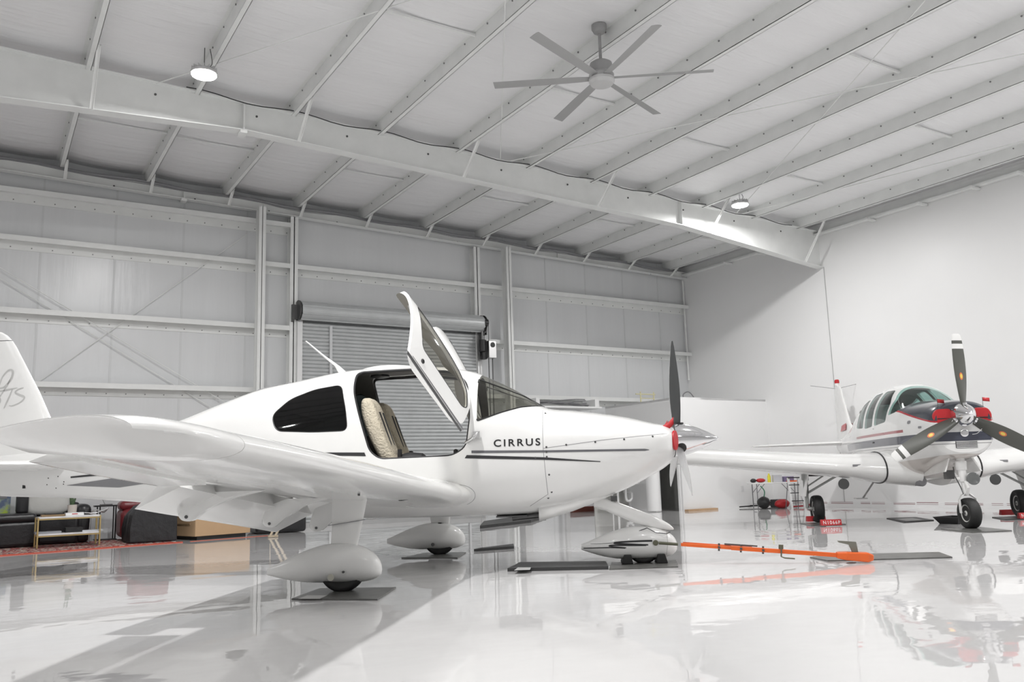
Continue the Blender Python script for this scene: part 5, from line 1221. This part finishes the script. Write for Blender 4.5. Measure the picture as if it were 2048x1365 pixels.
# console table (gold frame, marble shelves)
gold = M('brushed_gold', (.55, .42, .2), .35, metal=.9); marble = M('white_marble', (.75, .75, .76), .2, var=.12, vs=8)
c0 = at(72, 1100, z=0); c1 = at(197, 1092, z=0); ct = (c0+c1)/2; ca = math.atan2(c1.y-c0.y, c1.x-c0.x); cl = (c1-c0).length
con = empty('console_table', (ct.x, ct.y+.17, .013), ca, 'low gold-framed console table with two marble shelves on the rug', 'table')
for z, nm in ((.455, 'tabletop'), (.20, 'lower_shelf')): b = MB(); b.box((0, 0, z), (cl, .36, .025)); b.build(nm, marble, con, smooth=0)
for z in (.43, .175): b = MB(); b.box((0, -.18, z), (cl, .02, .02)); b.box((0, .18, z), (cl, .02, .02)); b.build('frame_rail', gold, con, smooth=0)
for sx in (-1, 1):
    for sy in (-1, 1): b = MB(); b.box((sx*cl/2, sy*.18, .23), (.022, .022, .46)); b.build('leg', gold, con, smooth=0)
def onc(dx, dy, z): return (ct.x+dx*math.cos(ca)-dy*math.sin(ca), ct.y+.17+dx*math.sin(ca)+dy*math.cos(ca), z+.013)
# plant
pt = empty('potted_plant', onc(.05, 0, .515), 0, 'snake plant in a pale pot on a white box on the console table', 'plant')
b = MB(); b.lathe([(0, .062), (.12, .07), (.12, .06), (.1, .055), (.1, .001)], (0, 0, 0), (0, 0, 1), 24); b.build('pot', M('pale_stone_pot', (.5, .46, .42), .6), pt)
b = MB(); rnd = random.Random(3); lf = M('snake_plant_leaf', (.07, .12, .06), .45, var=.5, vs=30)
for i in range(11):
    a = rnd.uniform(0, 6.28); r = rnd.uniform(.0, .035); tl = rnd.uniform(.0, .09); h = rnd.uniform(.16, .3); w = .016; d = Vector((math.cos(a), math.sin(a), 0)); sd = Vector((-d.y, d.x, 0)); R = []
    for k in range(6):
        u = k/5; ww = w*(1-u**2.5)+.001; p = d*(r+tl*u)+Vector((0, 0, .1+h*u)); R.append([p-sd*ww, p+d*.004, p+sd*ww, p-d*.004])
    b.rings(R)
b.build('leaves', lf, pt, 60)
wb = MB(); wb.box((0, 0, .0225), (.26, .16, .045)); o = wb.build('white_box', board, smooth=0); o.location = onc(.08, 0, .4685); o.rotation_euler = (0, 0, ca); tag(o, 'flat white box under the snake plant pot', 'box')
wb = MB(); wb.box((0, -.081, .025), (.08, .002, .012)); wb.build('red_label', red, o, smooth=0)
for nm, lb, mm, dx, dy, z, dims in (('book', 'brown book lying on the console table top', M('brown_book', (.25, .17, .09), .6), -.22, 0, .4685, (.32, .2, .03)), ('book', 'dark book stacked on the brown book', black, -.2, .0, .4995, (.24, .18, .015)),
    ('magazine', 'grey magazines fanned on the lower console shelf', M('magazine_grey', (.3, .31, .33), .3), -.28, -.02, .2135, (.36, .24, .03)), ('magazine', 'black box file on the lower console shelf', black, .08, 0, .2135, (.24, .2, .07)), ('magazine', 'white magazine at the end of the lower console shelf', M('magazine_white', (.6, .62, .65), .3), .34, 0, .2135, (.3, .22, .02))):
    b = MB(); b.box((0, 0, dims[2]/2), dims); o = b.build(nm, mm, smooth=0); o.location = onc(dx, dy, z); o.rotation_euler = (0, 0, ca+.1*dx); tag(o, lb, nm)
# side table (tall black)
sd = at(213, 1079, z=0); stb = empty('side_table', (1.95, 16.6, .014), 0, 'tall narrow black metal side table by the back wall', 'table'); stb.scale = (.72, .8, .80)
b = MB(); b.box((0, 0, .72), (.52, .3, .03)); b.build('tabletop', black, stb, smooth=0)
for sx in (-.19, -.13, .17, .22): b = MB(); b.box((sx, 0, .36), (.025, .05, .72)); b.build('leg', black, stb, smooth=0)
b = MB(); b.box((0, 0, .01), (.48, .28, .02)); b.build('foot_plate', black, stb, smooth=0)
b = MB(); b.box((0, 0, .01), (.28, .14, .02)); b.tube([(-.03, 0, .02), (-.1, 0, .16), (-.12, .0, .3)], .005, 6); o = b.build('desk_clip_lamp', dkmetal); o.location = (1.95, 16.6, .605); o.scale = (.7, .7, .7); tag(o, 'small dark clip lamp on the tall black side table', 'lamp')
# glass arm
b = MB(); b.tube(cr([(1.64, 16.0, .02), (1.66, 16.02, .45), (1.72, 16.0, .54), (1.85, 16.05, .50), (1.92, 16.1, .56)], 6), .012, 8); b.tube(cr([(1.56, 16.02, .50), (1.72, 16.0, .49), (1.9, 16.05, .55)], 6), .008, 8); tag(b.build('bent_wire_stand', alu), 'thin bent metal stand between sofa arm and side table', 'stand')
# oxblood recliner
rc = empty('recliner', (2.45, 16.15, 0), 0, 'oxblood leather recliner behind the black-draped chair', 'armchair'); rc.scale = (.95, .85, .82)
roundbox((0, 0, .36), (.75, .85, .62), redlea, 'seat_base', rc, .14); roundbox((-.12, -.1, .72), (.55, .5, .2), redlea, 'armrest', rc, .1); roundbox((.2, .3, .85), (.7, .3, .75), redlea, 'backrest', rc, .12); roundbox((.02, .12, .88), (.3, .3, .3), redlea, 'head_pillow', rc, .1)
# black draped chair
b = MB(); cc = at(306, 1086, z=0)
prof = [(-.46, 0), (-.46, .25), (-.42, .48), (-.30, .60), (-.10, .66), (.10, .66), (.46, .64), (.47, .3), (.47, 0)]
R = []
for i in range(10):
    y = -.38+.76*i/9; k = 1-.04*math.sin(i*1.9); R.append([Vector((u*k*1.0+.012*math.sin(i*2.3+v*9), y+.015*math.sin(u*14+v*7), v*(1-.10*(i > 7))*k)) for u, v in prof])
b.rings(R); o = b.build('draped_chair', M('black_cover_fabric', (.02, .02, .022), .45, bump=.8, bs=7), smooth=70); o.scale = (.78, 1, .93); o.location = (2.46, 15.33, .013); md = o.modifiers.new('b', 'BEVEL'); md.width = .03; md.segments = 3; tag(o, 'chair under a creased black cover in front of the oxblood recliner', 'covered chair')
# cardboard carton
k0 = at(389, 1080, z=.04); k1 = at(497, 1075, z=.04); ko = (k0+k1)/2
card = M('carton_cardboard', (.50, .34, .20), .8, bump=.05, bs=8, var=.04)
kb = empty('cardboard_carton', (3.6, 15.15, 0), math.radians(17), 'long brown cardboard carton on a black base beside the draped chair', 'box')
b = MB(); b.box((0, .4, .32), (1.02, .8, .52)); b.build('carton_body', card, kb, smooth=0, bevel=.008)
b = MB(); b.box((0, .4, .03), (.9, .7, .06)); b.build('base', black, kb, smooth=0)
b = MB(); b.box((-.514, .3, .44), (.012, .3, .05)); b.box((-.514, .42, .26), (.012, .5, .02)); b.build('torn_flap', M('torn_card', (.3, .2, .11), .9), kb, smooth=0)
# black sofa behind carton
s3 = empty('sofa', (4.72, 16.25, 0), math.radians(-4), 'black leather sofa end between carton and roller door', 'sofa')
roundbox((0.05, -.2, .17), (.9, .9, .32), leather, 'seat_base', s3); roundbox((.0, .2, .42), (1.1, .3, .35), leather, 'back_cushion', s3)
# leaning wood frame
w0 = at(540, 1076, z=0); b = MB()
b.tube([(w0.x, w0.y, .02), (w0.x+.38, w0.y+.2, .62)], .02, 6); b.tube([(w0.x+.08, w0.y-.02, .02), (w0.x+.46, w0.y+.18, .62)], .02, 6); b.box((w0.x+.05, w0.y, .02), (.16, .05, .03)); b.tube([(w0.x+.0, w0.y, .1), (w0.x+.1, w0.y+.3, .6)], .006, 6)
tag(b.build('wooden_easel', M('pale_wood', (.45, .38, .28), .6)), 'folded pale wooden easel leaning under the lowered flap', 'easel')
# ------------------------------------------------------------------ render look
w = bpy.data.worlds.new('world'); SC.world = w; w.use_nodes = True
w.node_tree.nodes['Background'].inputs[0].default_value = (.9, .92, .95, 1); w.node_tree.nodes['Background'].inputs[1].default_value = .3
vs = SC.view_settings; vs.view_transform = 'Standard'; vs.look = 'None'; vs.gamma = 1; vs.use_curve_mapping = False; vs.exposure = 0.
SC.cycles.max_bounces = 10; SC.cycles.diffuse_bounces = 6; SC.cycles.glossy_bounces = 5; SC.cycles.transparent_max_bounces = 16
SC.cycles.sample_clamp_indirect = 6; SC.cycles.caustics_reflective = False; SC.cycles.caustics_refractive = False
SC.cycles.use_denoising = True
# keep world scale of nested copies tidy
bpy.context.view_layer.update()
